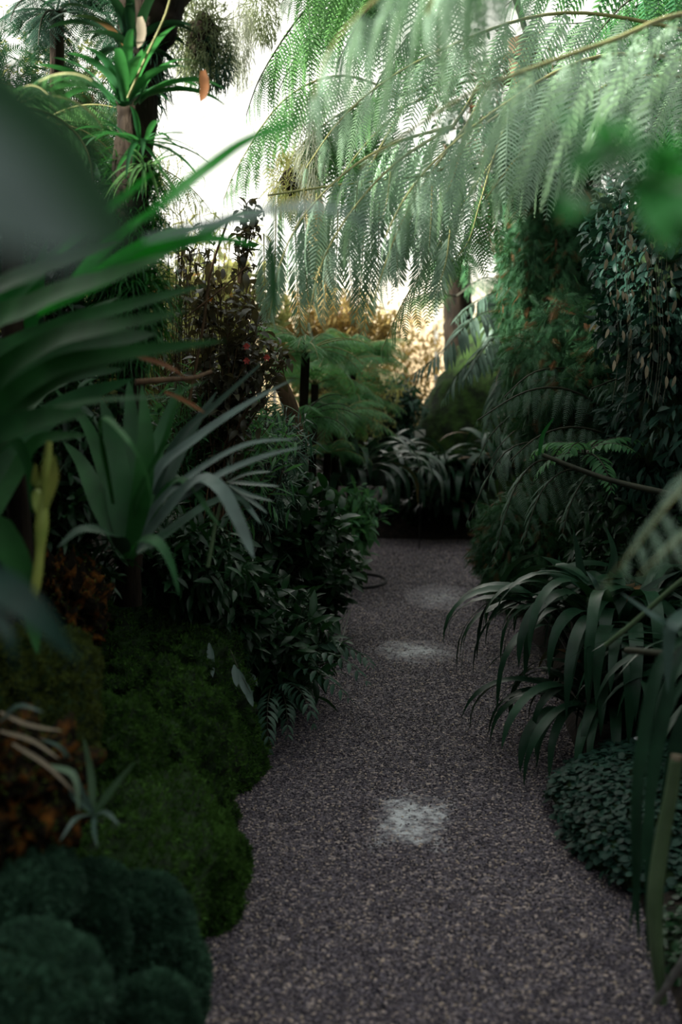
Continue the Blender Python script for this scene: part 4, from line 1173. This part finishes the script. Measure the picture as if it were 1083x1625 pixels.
bush('green_shrub', 'low dark foliage against the foot of the far bed', 'shrub', (-0.05, 11.85, 0.22), (0.9, 0.2, 0.26), 110, M['shrub'], 108, T_OVAL, 0.08, 26, M['rib_dark'], root=(-0.05, 12.1, 0.0))

# ================================================================== right side
# large creeping fern mass hanging from a tree
th = thing('fern_clad_tree', 'hidden dark trunk inside the hanging fern mass on the right', 'tree', P(890, 900, 7.6), None)
rng = np.random.default_rng(15)
mb = MB(); tube(mb, PP([(890, 950, 7.6), (885, 700, 7.5), (880, 450, 7.4), (850, 250, 7.3), (830, 60, 7.2)]), [0.16, 0.14, 0.12, 0.10, 0.09], ns=12, n=40, wob=0.1, rng=rng); mb.build('trunk', M['brown_bark'], th)


def curtain(name, label, cat, c, radii, n, size, mat, seed, tmpl, group=None, out=0.8, down=0.8, core=None, inner=0.75):
    """dense foliage mass: short sprays stand out of an uneven body"""
    rg = np.random.default_rng(seed)
    V, F, _ = lump(c, radii, 0.28, 1.6, seed, 5)
    th = thing(name, label, cat, (c[0], c[1], c[2] - radii[2]), group)
    p, nr = scatter_on(V, F, n, rg, minz=-1.1)
    sh = rg.uniform(inner, 1.06, n)[:, None]
    p = np.array(c) + (p - np.array(c)) * sh
    X = nr * out + rg.normal(0, 0.45, p.shape) + np.array([0, 0, -down])
    X, Y, Z = frames(X, nr + rg.normal(0, 0.3, p.shape) + 0.01)
    patch = np.array([mnoise.noise(Vector(q) * 4) for q in p])
    tn = np.clip(0.45 + 0.5 * patch + rg.normal(0, 0.15, n), 0, 0.88)
    tn[rg.random(n) < 0.10] = 0.97
    MB().stamp(tmpl, p, X, Y, Z, size * rg.uniform(0.55, 1.25, n), tn).build('foliage', mat, th)
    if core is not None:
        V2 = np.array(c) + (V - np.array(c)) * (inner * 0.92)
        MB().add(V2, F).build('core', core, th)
    return th


T_SPRAY = t_pinna(9, 0.36, 0.065, 0.3, 0.2, 0.55, np.random.default_rng(3), seg=1)
G_C = 'hanging creeping fern masses on the right'
curtain('creeping_fern', 'tall green creeping fern mass beside the dark trunk on the right', 'creeping fern', P(880, 450, 7.3), (0.33, 0.4, 0.60), 13000, 0.085, M['creeper'], 111, T_SPRAY, G_C, inner=0.7)
curtain('creeping_fern', 'rusty thin upper part of the creeping fern under the pale fronds', 'creeping fern', P(865, 240, 7.2), (0.33, 0.35, 0.45), 8000, 0.08, M['creeper'], 112, T_SPRAY, G_C, inner=0.45)
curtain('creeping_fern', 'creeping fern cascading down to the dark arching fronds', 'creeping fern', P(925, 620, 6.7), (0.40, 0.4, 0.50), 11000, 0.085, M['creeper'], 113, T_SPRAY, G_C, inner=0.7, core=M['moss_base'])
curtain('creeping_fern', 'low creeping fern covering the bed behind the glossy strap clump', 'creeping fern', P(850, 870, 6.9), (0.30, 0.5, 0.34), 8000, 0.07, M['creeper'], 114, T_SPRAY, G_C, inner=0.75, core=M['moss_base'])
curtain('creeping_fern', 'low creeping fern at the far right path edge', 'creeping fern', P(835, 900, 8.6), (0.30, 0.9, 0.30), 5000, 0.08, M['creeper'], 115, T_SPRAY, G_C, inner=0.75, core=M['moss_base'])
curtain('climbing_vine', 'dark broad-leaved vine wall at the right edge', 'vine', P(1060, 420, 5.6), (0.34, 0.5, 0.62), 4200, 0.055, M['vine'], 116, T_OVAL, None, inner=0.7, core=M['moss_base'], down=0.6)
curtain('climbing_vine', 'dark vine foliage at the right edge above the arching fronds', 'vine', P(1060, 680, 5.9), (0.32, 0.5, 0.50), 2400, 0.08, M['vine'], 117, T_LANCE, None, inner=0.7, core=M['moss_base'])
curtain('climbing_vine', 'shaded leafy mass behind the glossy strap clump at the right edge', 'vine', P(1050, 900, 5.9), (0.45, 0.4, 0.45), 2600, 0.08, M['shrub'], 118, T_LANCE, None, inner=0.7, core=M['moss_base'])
curtain('climbing_vine', 'dark foliage behind the blurred twig at upper right', 'vine', P(1010, 180, 7.2), (0.42, 0.5, 0.5), 2600, 0.08, M['fern_dark'], 119, T_SPRAY, None, inner=0.3, down=0.5)
curtain('climbing_vine', 'green leafy mass filling the left edge behind the post', 'vine', P(50, 270, 5.3), (0.50, 0.3, 0.55), 4500, 0.10, M['creeper'], 125, T_SPRAY, None, inner=0.5, down=0.5, core=None)
# dry leaves hanging in the vine
th = thing('hanging_dry_leaves', 'strings of dry beige leaves dangling in the dark vine at right', 'dry leaves', P(1000, 320, 5.2), None)
rng = np.random.default_rng(120)
k = 60
px = rng.uniform(960, 1075, k); py = 330 + 290 * rng.random(k); py += (px - 1000) * 0.2
pos = np.array([P(a, b_, 5.05 + rng.uniform(-0.05, 0.1)) for a, b_ in zip(px, py)])
X, Y, Z = frames(np.array([0.0, -0.1, -1.0]) + rng.normal(0, 0.22, (k, 3)), (0.2, -1, 0))
sz, tn = rng.uniform(0.025, 0.062, k), rng.random(k)
for j in range(k):
    MB().stamp(t_leaf(0.30, 0.04, 0.1, 0.1), pos[j:j + 1], X[j:j + 1], Y[j:j + 1], Z[j:j + 1], sz[j:j + 1], tn[j:j + 1]).build('dry_leaf', M['dry'], th)
mb = MB()
for j in range(10):
    x0 = rng.uniform(965, 1070); tube(mb, PP([(x0, 300, 5.15), (x0 - 8, 420, 5.1), (x0 - 4, 560, 5.1), (x0 - 14, 640, 5.1)]), 0.0015, 0.001, ns=4, n=10)
mb.build('strings', M['rib_dark'], th)

# dark palm / cycad crown in the middle right
def frond_plant(name, label, cat, root, fronds, npair, plen, mat, ribmat, seed, tmpl, rib=0.007, group=None, crown=None, tr=0.07, **k):
    rg = np.random.default_rng(seed)
    cr = np.array(root if crown is None else crown, float)
    g = ground(cr[0], cr[1])
    th = thing(name, label, cat, (cr[0], cr[1], g), group)
    if tr:
        mb = MB(); tube(mb, [(cr[0] + 0.05, cr[1] + 0.05, g - 0.02), (cr[0] + 0.02, cr[1] - 0.03, (g + cr[2]) / 2), cr], tr * 1.2, tr, ns=11, n=26, wob=0.08, rng=rg); mb.build('trunk', M['bark'], th)
    if crown is not None and name != 'hanging_fern':
        for q in fronds:
            p0 = P(*q[0]); md = (p0 + cr) / 2 + np.array([0, 0, 0.12 * np.linalg.norm(p0 - cr)])
            mb = MB(); tube(mb, [cr, md, p0], rib * 1.3, rib, ns=6, n=12); mb.build('stalk', ribmat, th)
    for q in fronds:
        add_frond(th, PP(q), npair, plen, mat, ribmat, rg, tmpl, rib=rib, **k)
    return th


frond_plant('cycad', 'grey-green cycad crown with drooping fronds in front of the mossy tree', 'cycad', P(880, 640, 9.6), [
    [(880, 620, 9.6), (820, 500, 9.4), (760, 500, 9.0), (700, 560, 8.8), (640, 605, 8.7)], [(880, 620, 9.6), (830, 470, 9.6), (770, 470, 9.4), (720, 510, 9.2)],
    [(880, 620, 9.6), (830, 520, 9.2), (780, 540, 8.8), (740, 600, 8.6)], [(880, 620, 9.6), (850, 480, 9.6), (820, 460, 9.5), (790, 500, 9.4), (780, 570, 9.3)],
    [(880, 620, 9.6), (850, 540, 9.2), (820, 560, 8.9), (790, 640, 8.7)], [(880, 620, 9.6), (800, 560, 9.2), (740, 580, 9.0), (700, 640, 9.0)], [(880, 620, 9.6), (900, 480, 9.6), (930, 470, 9.6)],
    [(880, 620, 9.6), (860, 500, 9.4), (845, 520, 9.2), (835, 590, 9.0)], [(880, 620, 9.6), (840, 560, 9.4), (800, 600, 9.2), (770, 690, 9.1)]],
    40, 0.28, M['fern_grey'], M['rib_dark'], 121, T_NARROW, hang=0.45, spread=0.95, prof='strap')
frond_plant('tree_fern', 'dark fern whose long stalk arches down from the right over the creeping fern', 'fern', P(1110, 790, 6.4), [
    [(1090, 770, 6.4), (1010, 690, 6.3), (920, 625, 6.2), (840, 620, 6.1), (745, 675, 6.0)], [(1090, 760, 6.6), (1000, 640, 6.5), (920, 590, 6.4), (850, 590, 6.3), (790, 640, 6.2)],
    [(1090, 790, 6.4), (1020, 720, 6.2), (930, 680, 6.0), (860, 690, 5.9), (800, 740, 5.8)], [(1090, 800, 6.6), (1000, 600, 6.6), (930, 540, 6.6), (860, 540, 6.6)],
    [(1090, 760, 6.3), (1050, 640, 6.1), (1000, 600, 5.9), (930, 620, 5.7)]],
    20, 0.26, M['fern_grey'], M['rib_dark'], 122, T_PINNA_C, rib=0.012, hang=0.9)
frond_plant('tree_fern', 'dark fern with comb-like fronds hanging over the far right path edge', 'fern', P(960, 860, 6.5), [
    [(1000, 900, 6.5), (940, 745, 6.4), (870, 705, 6.3), (800, 720, 6.2), (735, 840, 6.1)], [(990, 900, 6.5), (930, 780, 6.3), (870, 730, 6.2), (820, 770, 6.0), (780, 900, 5.9)],
    [(1000, 900, 6.5), (960, 780, 6.3), (910, 745, 6.1), (860, 780, 5.9), (825, 880, 5.8)], [(1000, 900, 6.5), (940, 700, 6.6), (880, 660, 6.6), (810, 690, 6.6), (760, 760, 6.6)],
    [(1000, 900, 6.5), (980, 790, 6.2), (950, 740, 6.0), (910, 790, 5.8), (890, 860, 5.7)], [(1000, 900, 6.5), (1000, 790, 6.2), (990, 750, 6.0), (960, 800, 5.8)],
    [(1000, 900, 6.5), (900, 700, 6.8), (840, 650, 6.8), (780, 690, 6.8), (740, 780, 6.8)]],
    17, 0.25, M['fern_grey'], M['rib_dark'], 123, T_PINNA_C, rib=0.009, hang=0.7)
th = thing('bare_branch', 'dark thick stalk crossing the ferns at lower right of centre', 'branch', P(980, 760, 4.9), None)
mb = MB(); tube(mb, PP([(862, 722, 4.9), (920, 745, 4.85), (980, 765, 4.8), (1083, 790, 4.7), (1150, 820, 4.7)]), 0.009, 0.015, ns=8); mb.build('wood', M['rib_dark'], th)
leaf_plant('bright_tip_leaf', 'single green leaf with brown base among the dark ferns', 'leaf', P(857, 725, 5.6), [([(856, 722, 5.6), (862, 690, 5.6), (880, 662, 5.6)], 0.022, BR, {'tint': 0.0, 'ref': (0.3, -1, 0.3)})], BR)
fern('soft_fern', 'pale spray of small fern leaves on the right in front of the comb-like fronds', P(930, 720, 5.6), 9, 0.34, 0.07, M['fern_mid'], M['rib_dark'], 124, T_LANCE, 14, el=(-0.4, 0.8), prof='strap', cat='fern', stem=False)

# glossy strap clump, the sharpest plant
strap_clump('strap_leaf_clump', 'large glossy dark strap-leaved clump arching over the right path edge', 'plant', (0.78, 5.05, 0.40), 98, 0.88, 0.072, M['strap_dark'], 131, el=(0.85, 1.5), droop=(2.6, 3.6), parts=True, fold=0.2, spread=0.22, floor=0.03, wave=0.10, power=1.5, withered=0.06)
strap_clump('strap_leaf_clump', 'second glossy strap clump behind and right of the large one', 'plant', (1.15, 5.45, 0.36), 80, 0.88, 0.066, M['strap_dark'], 132, el=(0.7, 1.5), droop=(2.2, 3.2), parts=True, fold=0.2, spread=0.18, floor=0.05, wave=0.1, power=1.5)
strap_clump('strap_leaf_clump', 'shaded strap clump at the right edge beside the white flower', 'plant', (1.2, 4.45, 0.25), 60, 0.85, 0.055, M['strap_dark'], 133, el=(0.8, 1.5), droop=(1.6, 2.8), parts=True, fold=0.2, spread=0.1, floor=0.05, power=1.5)
leaf_plant('strap_leaf_plant', 'upright dark blades standing behind the large glossy clump', 'plant', P(935, 1000, 5.5), [
    ([(935, 1010, 5.4), (925, 930, 5.4), (918, 880, 5.4), (910, 840, 5.4)], 0.05), ([(945, 1010, 5.3), (965, 930, 5.3), (975, 880, 5.3), (962, 835, 5.3)], 0.05),
    ([(880, 960, 5.5), (886, 920, 5.5), (888, 880, 5.5)], 0.03), ([(950, 1000, 5.2), (955, 960, 5.1), (945, 925, 5.0), (930, 905, 5.0)], 0.05, GL, {'tint': 0.0}),
    ([(950, 1060, 5.0), (985, 1000, 4.9), (1000, 960, 4.8), (1040, 925, 4.8), (1083, 905, 4.8)], 0.04), ([(955, 1040, 5.0), (1010, 950, 4.9), (1060, 940, 4.8), (1100, 960, 4.8)], 0.04)], M['strap_dark'])

strap_clump('strap_leaf_clump', 'low strap clump hanging onto the gravel under the large glossy one', 'plant', (0.72, 4.85, 0.18), 60, 0.66, 0.055, M['strap_dark'], 134, el=(0.7, 1.5), droop=(2.2, 3.4), parts=True, fold=0.2, spread=0.16, floor=0.03, wave=0.1, power=1.3)
bush('green_shrub', 'black-green foliage in the shade under the glossy strap clumps', 'shrub', (1.0, 5.1, 0.35), (0.45, 0.4, 0.3), 80, M['shrub'], 135, T_LANCE, 0.09, 30, M['rib_dark'], root=(1.0, 5.1, 0.1))
# ground cover with small round leaves
def carpet(name, label, cat, c, radii, n, size, mat, seed, tmpl, up=1.0):
    rg = np.random.default_rng(seed)
    V, F, _ = lump(c, radii, 0.12, 2.2, seed, 5)
    th = thing(name, label, cat, (c[0], c[1], c[2] - radii[2]), None)
    MB().add(V, F).build('mound', M['moss_base'], th)
    p, nr = scatter_on(V, F, n, rg, minz=-0.2)
    Zr = nr * 0.7 + np.array([0, 0, up]) + rg.normal(0, 0.28, p.shape)
    X, Y, Z = frames(rg.normal(0, 1, p.shape), Zr)
    Z2 = nz(Zr); X = nz(X - (X * Z2).sum(-1, keepdims=True) * Z2); Y = np.cross(Z2, X)
    MB().stamp(tmpl, p + nr * rg.uniform(0.0, 0.02, n)[:, None], X, Y, Z2, size * rg.uniform(0.6, 1.25, n), rg.uniform(0, 0.9, n)).build('foliage', mat, th)
    return th


carpet('ground_cover', 'mat of small round grey-green leaves spilling toward the gravel at right', 'ground cover', (0.80, 4.05, 0.07), (0.36, 0.62, 0.17), 5200, 0.028, M['vine'], 141, T_ROUND)
carpet('ground_cover', 'shaded leafy mat at the right edge in front of the round-leaved one', 'ground cover', (1.0, 3.1, 0.02), (0.36, 0.6, 0.13), 2600, 0.028, M['shrub'], 142, T_ROUND)
th = thing('white_flower', 'small white star-shaped flower at the right edge above the ground cover', 'flower', P(1018, 1235, 4.0), None)
mb = MB(); tube(mb, PP([(1022, 1270, 4.0), (1020, 1220, 4.0), (1019, 1176, 4.0)]), 0.0015, ns=5); mb.build('stem', M['stem_green'], th)
c = P(1018, 1172, 3.98); mb = MB()
for k in range(5):
    a = k * 1.2566 + 0.5; v = np.array([math.cos(a), -0.35, math.sin(a)])
    strap_path(mb, [c, c + v * 0.012, c + v * 0.026], 0.017, n=7, ref=(0, -1, 0.1), base=0.2, taper=2.5)
c = P(1040, 1181, 3.98)
for k in range(3):
    a = k * 2.1; v = np.array([math.cos(a), -0.35, math.sin(a)])
    strap_path(mb, [c, c + v * 0.009, c + v * 0.018], 0.017, n=7, ref=(0, -1, 0.1), base=0.2, taper=2.5)
mb.build('petals', M['petal'], th)

# near right edge: stalks and hanging blades
th = thing('cut_stalk', 'thick pale green stalk standing blurred at the right edge', 'stem', P(1050, 1580, 2.55), None)
mb = MB(); tube(mb, PP([(1052, 1590, 2.9), (1044, 1520, 2.85), (1040, 1430, 2.8), (1052, 1330, 2.75), (1066, 1260, 2.7), (1074, 1205, 2.65)]), [0.012, 0.016, 0.0185, 0.018, 0.016, 0.013], ns=12, n=36); mb.build('stalk', M['stem_green'], th)
mb = MB(); tube(mb, PP([(1074, 1206, 2.65), (1075, 1198, 2.65)]), 0.0125, 0.012, ns=12, n=3); mb.build('cut_end', M['dry'], th)
leaf_plant('strap_leaf_plant', 'dark blades hanging down in front of the cut stalk at the right edge', 'plant', P(1110, 1000, 2.9), [
    ([(1110, 1000, 2.9), (1050, 1050, 2.85), (1015, 1220, 2.85), (1010, 1380, 2.9), (1015, 1500, 2.95)], 0.034),
    ([(1110, 1000, 2.9), (1070, 1060, 2.85), (1035, 1230, 2.85), (1030, 1400, 2.85), (1028, 1530, 2.85)], 0.030),
    ([(1110, 1050, 3.0), (1060, 1130, 3.0), (1030, 1290, 3.0), (1005, 1440, 3.0), (1000, 1480, 3.0)], 0.026),
    ([(1110, 960, 2.9), (1070, 990, 2.8), (1062, 1020, 2.8), (1060, 1100, 2.8)], 0.036, GL, {'tint': 0.2}),
    ([(1110, 1010, 2.9), (1060, 990, 2.8), (1020, 965, 2.8), (985, 940, 2.8)], 0.020, GL, {'tint': 0.0}),
    ([(1110, 1100, 3.0), (1083, 1150, 3.0), (1060, 1250, 3.0), (1050, 1330, 3.0)], 0.04)], M['strap_dark'])
for q, r, m_, lb in (([(962, 1024, 3.6), (1010, 985, 3.5), (1060, 940, 3.4), (1110, 900, 3.3)], 0.008, 'stem_green', 'diagonal green stem in front of the glossy clump'), ([(995, 1032, 3.2), (1040, 1036, 3.1), (1110, 1040, 3.1)], 0.009, 'rib_dark', 'level dark stem cut off at its left end near the right edge'),
                     ([(1040, 1590, 2.9), (1065, 1555, 2.85), (1100, 1500, 2.8)], 0.010, 'stick', 'grey stick leaning at the foot of the cut stalk')):
    mb = MB(); tube(mb, PP(q), r, r * 0.9, ns=8); tag(mb.build('stem', M[m_]), lb, 'stem')
frond_plant('near_fern', 'blurred pale fern frond entering low from the right edge', 'fern', P(1330, 700, 2.0), [
    [(1330, 690, 2.0), (1180, 690, 1.9), (1080, 780, 1.8), (1000, 880, 1.75), (930, 960, 1.8)], [(1330, 700, 2.0), (1200, 770, 1.8), (1110, 830, 1.7), (1050, 880, 1.65), (1000, 930, 1.65)]], 16, 0.11, M['fern'], M['rib'], 151, T_PINNA_LO, rib=0.003, tr=0.02, hang=0.35)

# ================================================================== the big pale tree fern overhead
frond_plant('tree_fern', 'large pale tree fern whose main frond crosses the upper right', 'tree fern', P(1250, 120, 3.4), [
    [(1250, 60, 3.3), (1100, 22, 3.1), (971, 65, 2.9), (841, 110, 2.75), (740, 152, 2.6), (615, 232, 2.5), (545, 290, 2.45)]],
    11, 0.46, M['fern'], M['rib'], 161, T_PINNA, rib=0.010, hang=1.0, spread=0.85, start=0.05, jitter=0.06)
frond_plant('tree_fern', 'tree fern fronds hanging deeper in front of the bright gaps', 'tree fern', P(1150, 150, 4.8), [
    [(1150, 100, 4.6), (950, 90, 4.3), (780, 180, 4.1), (660, 290, 4.0), (600, 400, 3.9)],
    [(1150, 60, 5.0), (900, 20, 4.8), (700, 80, 4.6), (560, 170, 4.5), (470, 290, 4.4)],
    [(1150, 120, 4.6), (980, 130, 4.4), (850, 220, 4.2), (760, 330, 4.1)]],
    14, 0.46, M['fern'], M['rib'], 162, T_PINNA, rib=0.010, hang=1.3, spread=0.9)
frond_plant('tree_fern', 'blurred pale fronds nearest the lens at the top centre', 'tree fern', P(800, -260, 2.2), [
    [(860, -200, 2.4), (740, -110, 2.2), (620, -20, 2.05), (530, 70, 2.0), (490, 180, 1.95)], [(860, -200, 2.4), (800, -120, 2.2), (720, -60, 2.05), (670, 40, 2.0)]],
    9, 0.34, M['fern'], M['rib'], 163, T_PINNA2, crown=P(1260, -150, 2.9), rib=0.006, hang=1.3, spread=0.9)
frond_plant('tree_fern', 'deep green tree fern fronds at the top behind the pale ones', 'tree fern', P(700, -150, 5.6), [
    [(720, -120, 5.4), (600, -60, 5.3), (500, 0, 5.2), (420, 110, 5.1), (385, 200, 5.1)], [(720, -120, 5.6), (620, -80, 5.8), (540, -10, 5.8), (470, 90, 5.8), (430, 170, 5.8)],
    [(720, -120, 5.2), (650, -60, 5.0), (580, 20, 4.9), (530, 110, 4.8)], [(720, -120, 5.2), (700, -30, 5.0), (660, 40, 4.9), (600, 130, 4.8), (560, 230, 4.8)],
    [(720, -120, 5.2), (640, -100, 5.0), (520, -60, 4.9), (440, 10, 4.8)]],
    20, 0.42, M['fern_green'], M['rib_dark'], 164, T_PINNA_C, crown=P(862, 150, 7.4), tr=0.05, rib=0.009, hang=1.1, spread=0.95)
frond_plant('tree_fern', 'sunlit tree fern fronds behind the slender bright leaves', 'tree fern', P(620, 120, 7.2), [
    [(640, 150, 7.0), (540, 120, 6.8), (450, 160, 6.6), (380, 260, 6.5), (350, 330, 6.5)], [(640, 150, 7.0), (560, 170, 6.8), (480, 230, 6.6), (420, 330, 6.5)],
    [(640, 170, 7.0), (580, 230, 6.6), (530, 300, 6.4), (500, 380, 6.4)], [(640, 170, 7.0), (590, 260, 6.4), (560, 330, 6.2), (540, 420, 6.2)],
    [(640, 170, 7.0), (540, 200, 6.8), (460, 280, 6.6), (440, 380, 6.6)]],
    20, 0.46, M['fern_green'], M['rib'], 165, T_PINNA_C, crown=P(862, 150, 7.4), tr=0, rib=0.009, hang=1.2, spread=0.95)
frond_plant('tree_fern', 'pale fronds dangling in front of the golden trunk', 'tree fern', P(700, 220, 5.4), [
    [(720, 200, 5.4), (620, 230, 4.6), (530, 290, 4.2), (455, 390, 4.0), (420, 540, 4.0)], [(720, 200, 5.4), (640, 250, 4.5), (570, 320, 4.2), (510, 420, 4.1), (480, 560, 4.1)],
    [(740, 200, 5.4), (680, 280, 4.5), (630, 370, 4.2), (585, 500, 4.0)], [(740, 200, 5.4), (720, 280, 4.6), (690, 340, 4.4), (660, 400, 4.3)]],
    12, 0.40, M['fern'], M['rib'], 166, T_PINNA2, crown=P(862, 150, 7.4), tr=0, rib=0.008, hang=1.4, spread=0.85)
hang_f = []
rgh = np.random.default_rng(171)
for k in range(24):
    x0 = 425 + 12.5 * k + rgh.uniform(-8, 8); y0 = 300 + rgh.uniform(-50, 70) + 0.1 * (720 - x0); dd = rgh.uniform(4.2, 4.8); ln = rgh.uniform(120, 190) * (1.0 if x0 < 600 else 0.75)
    sx = rgh.uniform(-35, 15)
    hang_f.append([(x0, y0, dd), (x0 + sx * 0.3, y0 + ln * 0.5, dd - 0.03), (x0 + sx, y0 + ln, dd - 0.02)])
hfn = frond_plant('hanging_fern', 'curtain of pale dangling fern fronds in front of the golden shrub', 'fern', P(560, 250, 4.6), hang_f, 38, 0.070, M['fern'], M['rib'], 172, T_FINE, crown=P(862, 150, 7.4), tr=0, rib=0.003, hang=0.35, spread=0.95, prof='strap', upn=(0, -1, 0.1))
mb = MB(); tube(mb, PP([(862, 150, 7.4), (780, 190, 5.4), (700, 270, 4.7), (560, 290, 4.5), (425, 310, 4.4)]), 0.009, 0.004, ns=6, n=30); mb.build('stalk', M['rib'], hfn)
frond_plant('tree_fern', 'green frond tip hanging in front of the golden light beside the dark trunk', 'tree fern', P(760, 280, 6.2), [
    [(780, 260, 6.2), (730, 330, 6.0), (690, 400, 5.9), (640, 480, 5.8), (600, 570, 5.8)], [(780, 260, 6.2), (760, 330, 6.0), (740, 390, 5.9), (700, 430, 5.9)]],
    16, 0.34, M['fern_green'], M['rib'], 167, T_PINNA_C, crown=P(862, 150, 7.4), tr=0, rib=0.007, hang=0.9, spread=0.9)
frond_plant('tree_fern', 'shaded tree fern fronds in the top right corner', 'tree fern', P(1250, -60, 5.4), [
    [(1250, -60, 5.4), (1120, -60, 5.2), (1000, 0, 5.0), (920, 90, 4.9)], [(1250, 20, 5.4), (1130, 40, 5.2), (1040, 100, 5.0), (960, 190, 4.9)],
    [(1250, 60, 5.2), (1150, 90, 5.0), (1080, 140, 4.9), (1020, 220, 4.8)], [(1200, -100, 5.6), (1000, -90, 5.5), (880, -50, 5.4), (790, 20, 5.3)], [(1250, -60, 5.8), (1080, -20, 5.8), (960, 30, 5.8), (850, 40, 5.8)]],
    20, 0.42, M['fern_mid'], M['rib_dark'], 168, T_PINNA_LO, rib=0.009, hang=0.9, spread=0.95)
bush('climbing_shrub', 'brown and green twiggy mass at the top right behind the pale fronds', 'climbing plant', P(800, 90, 8.5), (0.7, 0.5, 0.55), 70, M['creeper'], 169, T_OVAL, 0.06, 50, M['brown_bark'], root=P(850, 500, 8.6), wither=0.25)
frond_plant('tree_fern', 'grey fern top on the dark trunk at the end of the path', 'tree fern', P(728, 425, 12.6), [
    [(725, 430, 12.2), (700, 385, 12), (660, 380, 11.8), (630, 410, 11.7)], [(725, 430, 12.2), (760, 380, 12), (800, 380, 11.8), (830, 420, 11.7)], [(725, 430, 12.2), (740, 400, 11.8), (745, 420, 11.5), (742, 470, 11.4)],
    [(725, 430, 12.2), (705, 400, 11.8), (700, 425, 11.5), (705, 475, 11.4)], [(725, 470, 12.2), (680, 465, 11.9), (640, 480, 11.7)], [(725, 470, 12.2), (770, 440, 11.9), (800, 460, 11.7), (815, 500, 11.6)]],
    16, 0.30, M['fern_mid'], M['rib_dark'], 170, T_PINNA_LO, rib=0.010, tr=0, hang=0.7)

# ================================================================== backdrop planting along both walls
G_B = 'tall dark shrubs along the glasshouse walls'
for (x, y_, z, rx, rz, sd, lb) in [(-3.0, 5.4, 1.2, 0.8, 1.3, 181, 'tall dark shrub against the left wall nearest the camera'), (-2.9, 8.2, 1.3, 0.9, 1.2, 182, 'tall dark shrub against the left wall in the middle'),
                                   (2.3, 6.2, 1.7, 0.8, 1.8, 184, 'tall dark shrub against the right wall near the strap clumps'), (2.2, 9.2, 1.8, 0.9, 1.9, 185, 'tall dark shrub against the right wall behind the cycad'),
                                   (2.6, 13.9, 1.5, 1.0, 1.6, 186, 'tall dark shrub behind the mossy tree on its right'), (-1.9, 2.2, 1.4, 0.6, 1.4, 187, 'tall dark shrub beside the camera on the left'),
                                   (1.9, 3.0, 1.4, 0.6, 1.5, 188, 'tall dark shrub beside the camera on the right')]:
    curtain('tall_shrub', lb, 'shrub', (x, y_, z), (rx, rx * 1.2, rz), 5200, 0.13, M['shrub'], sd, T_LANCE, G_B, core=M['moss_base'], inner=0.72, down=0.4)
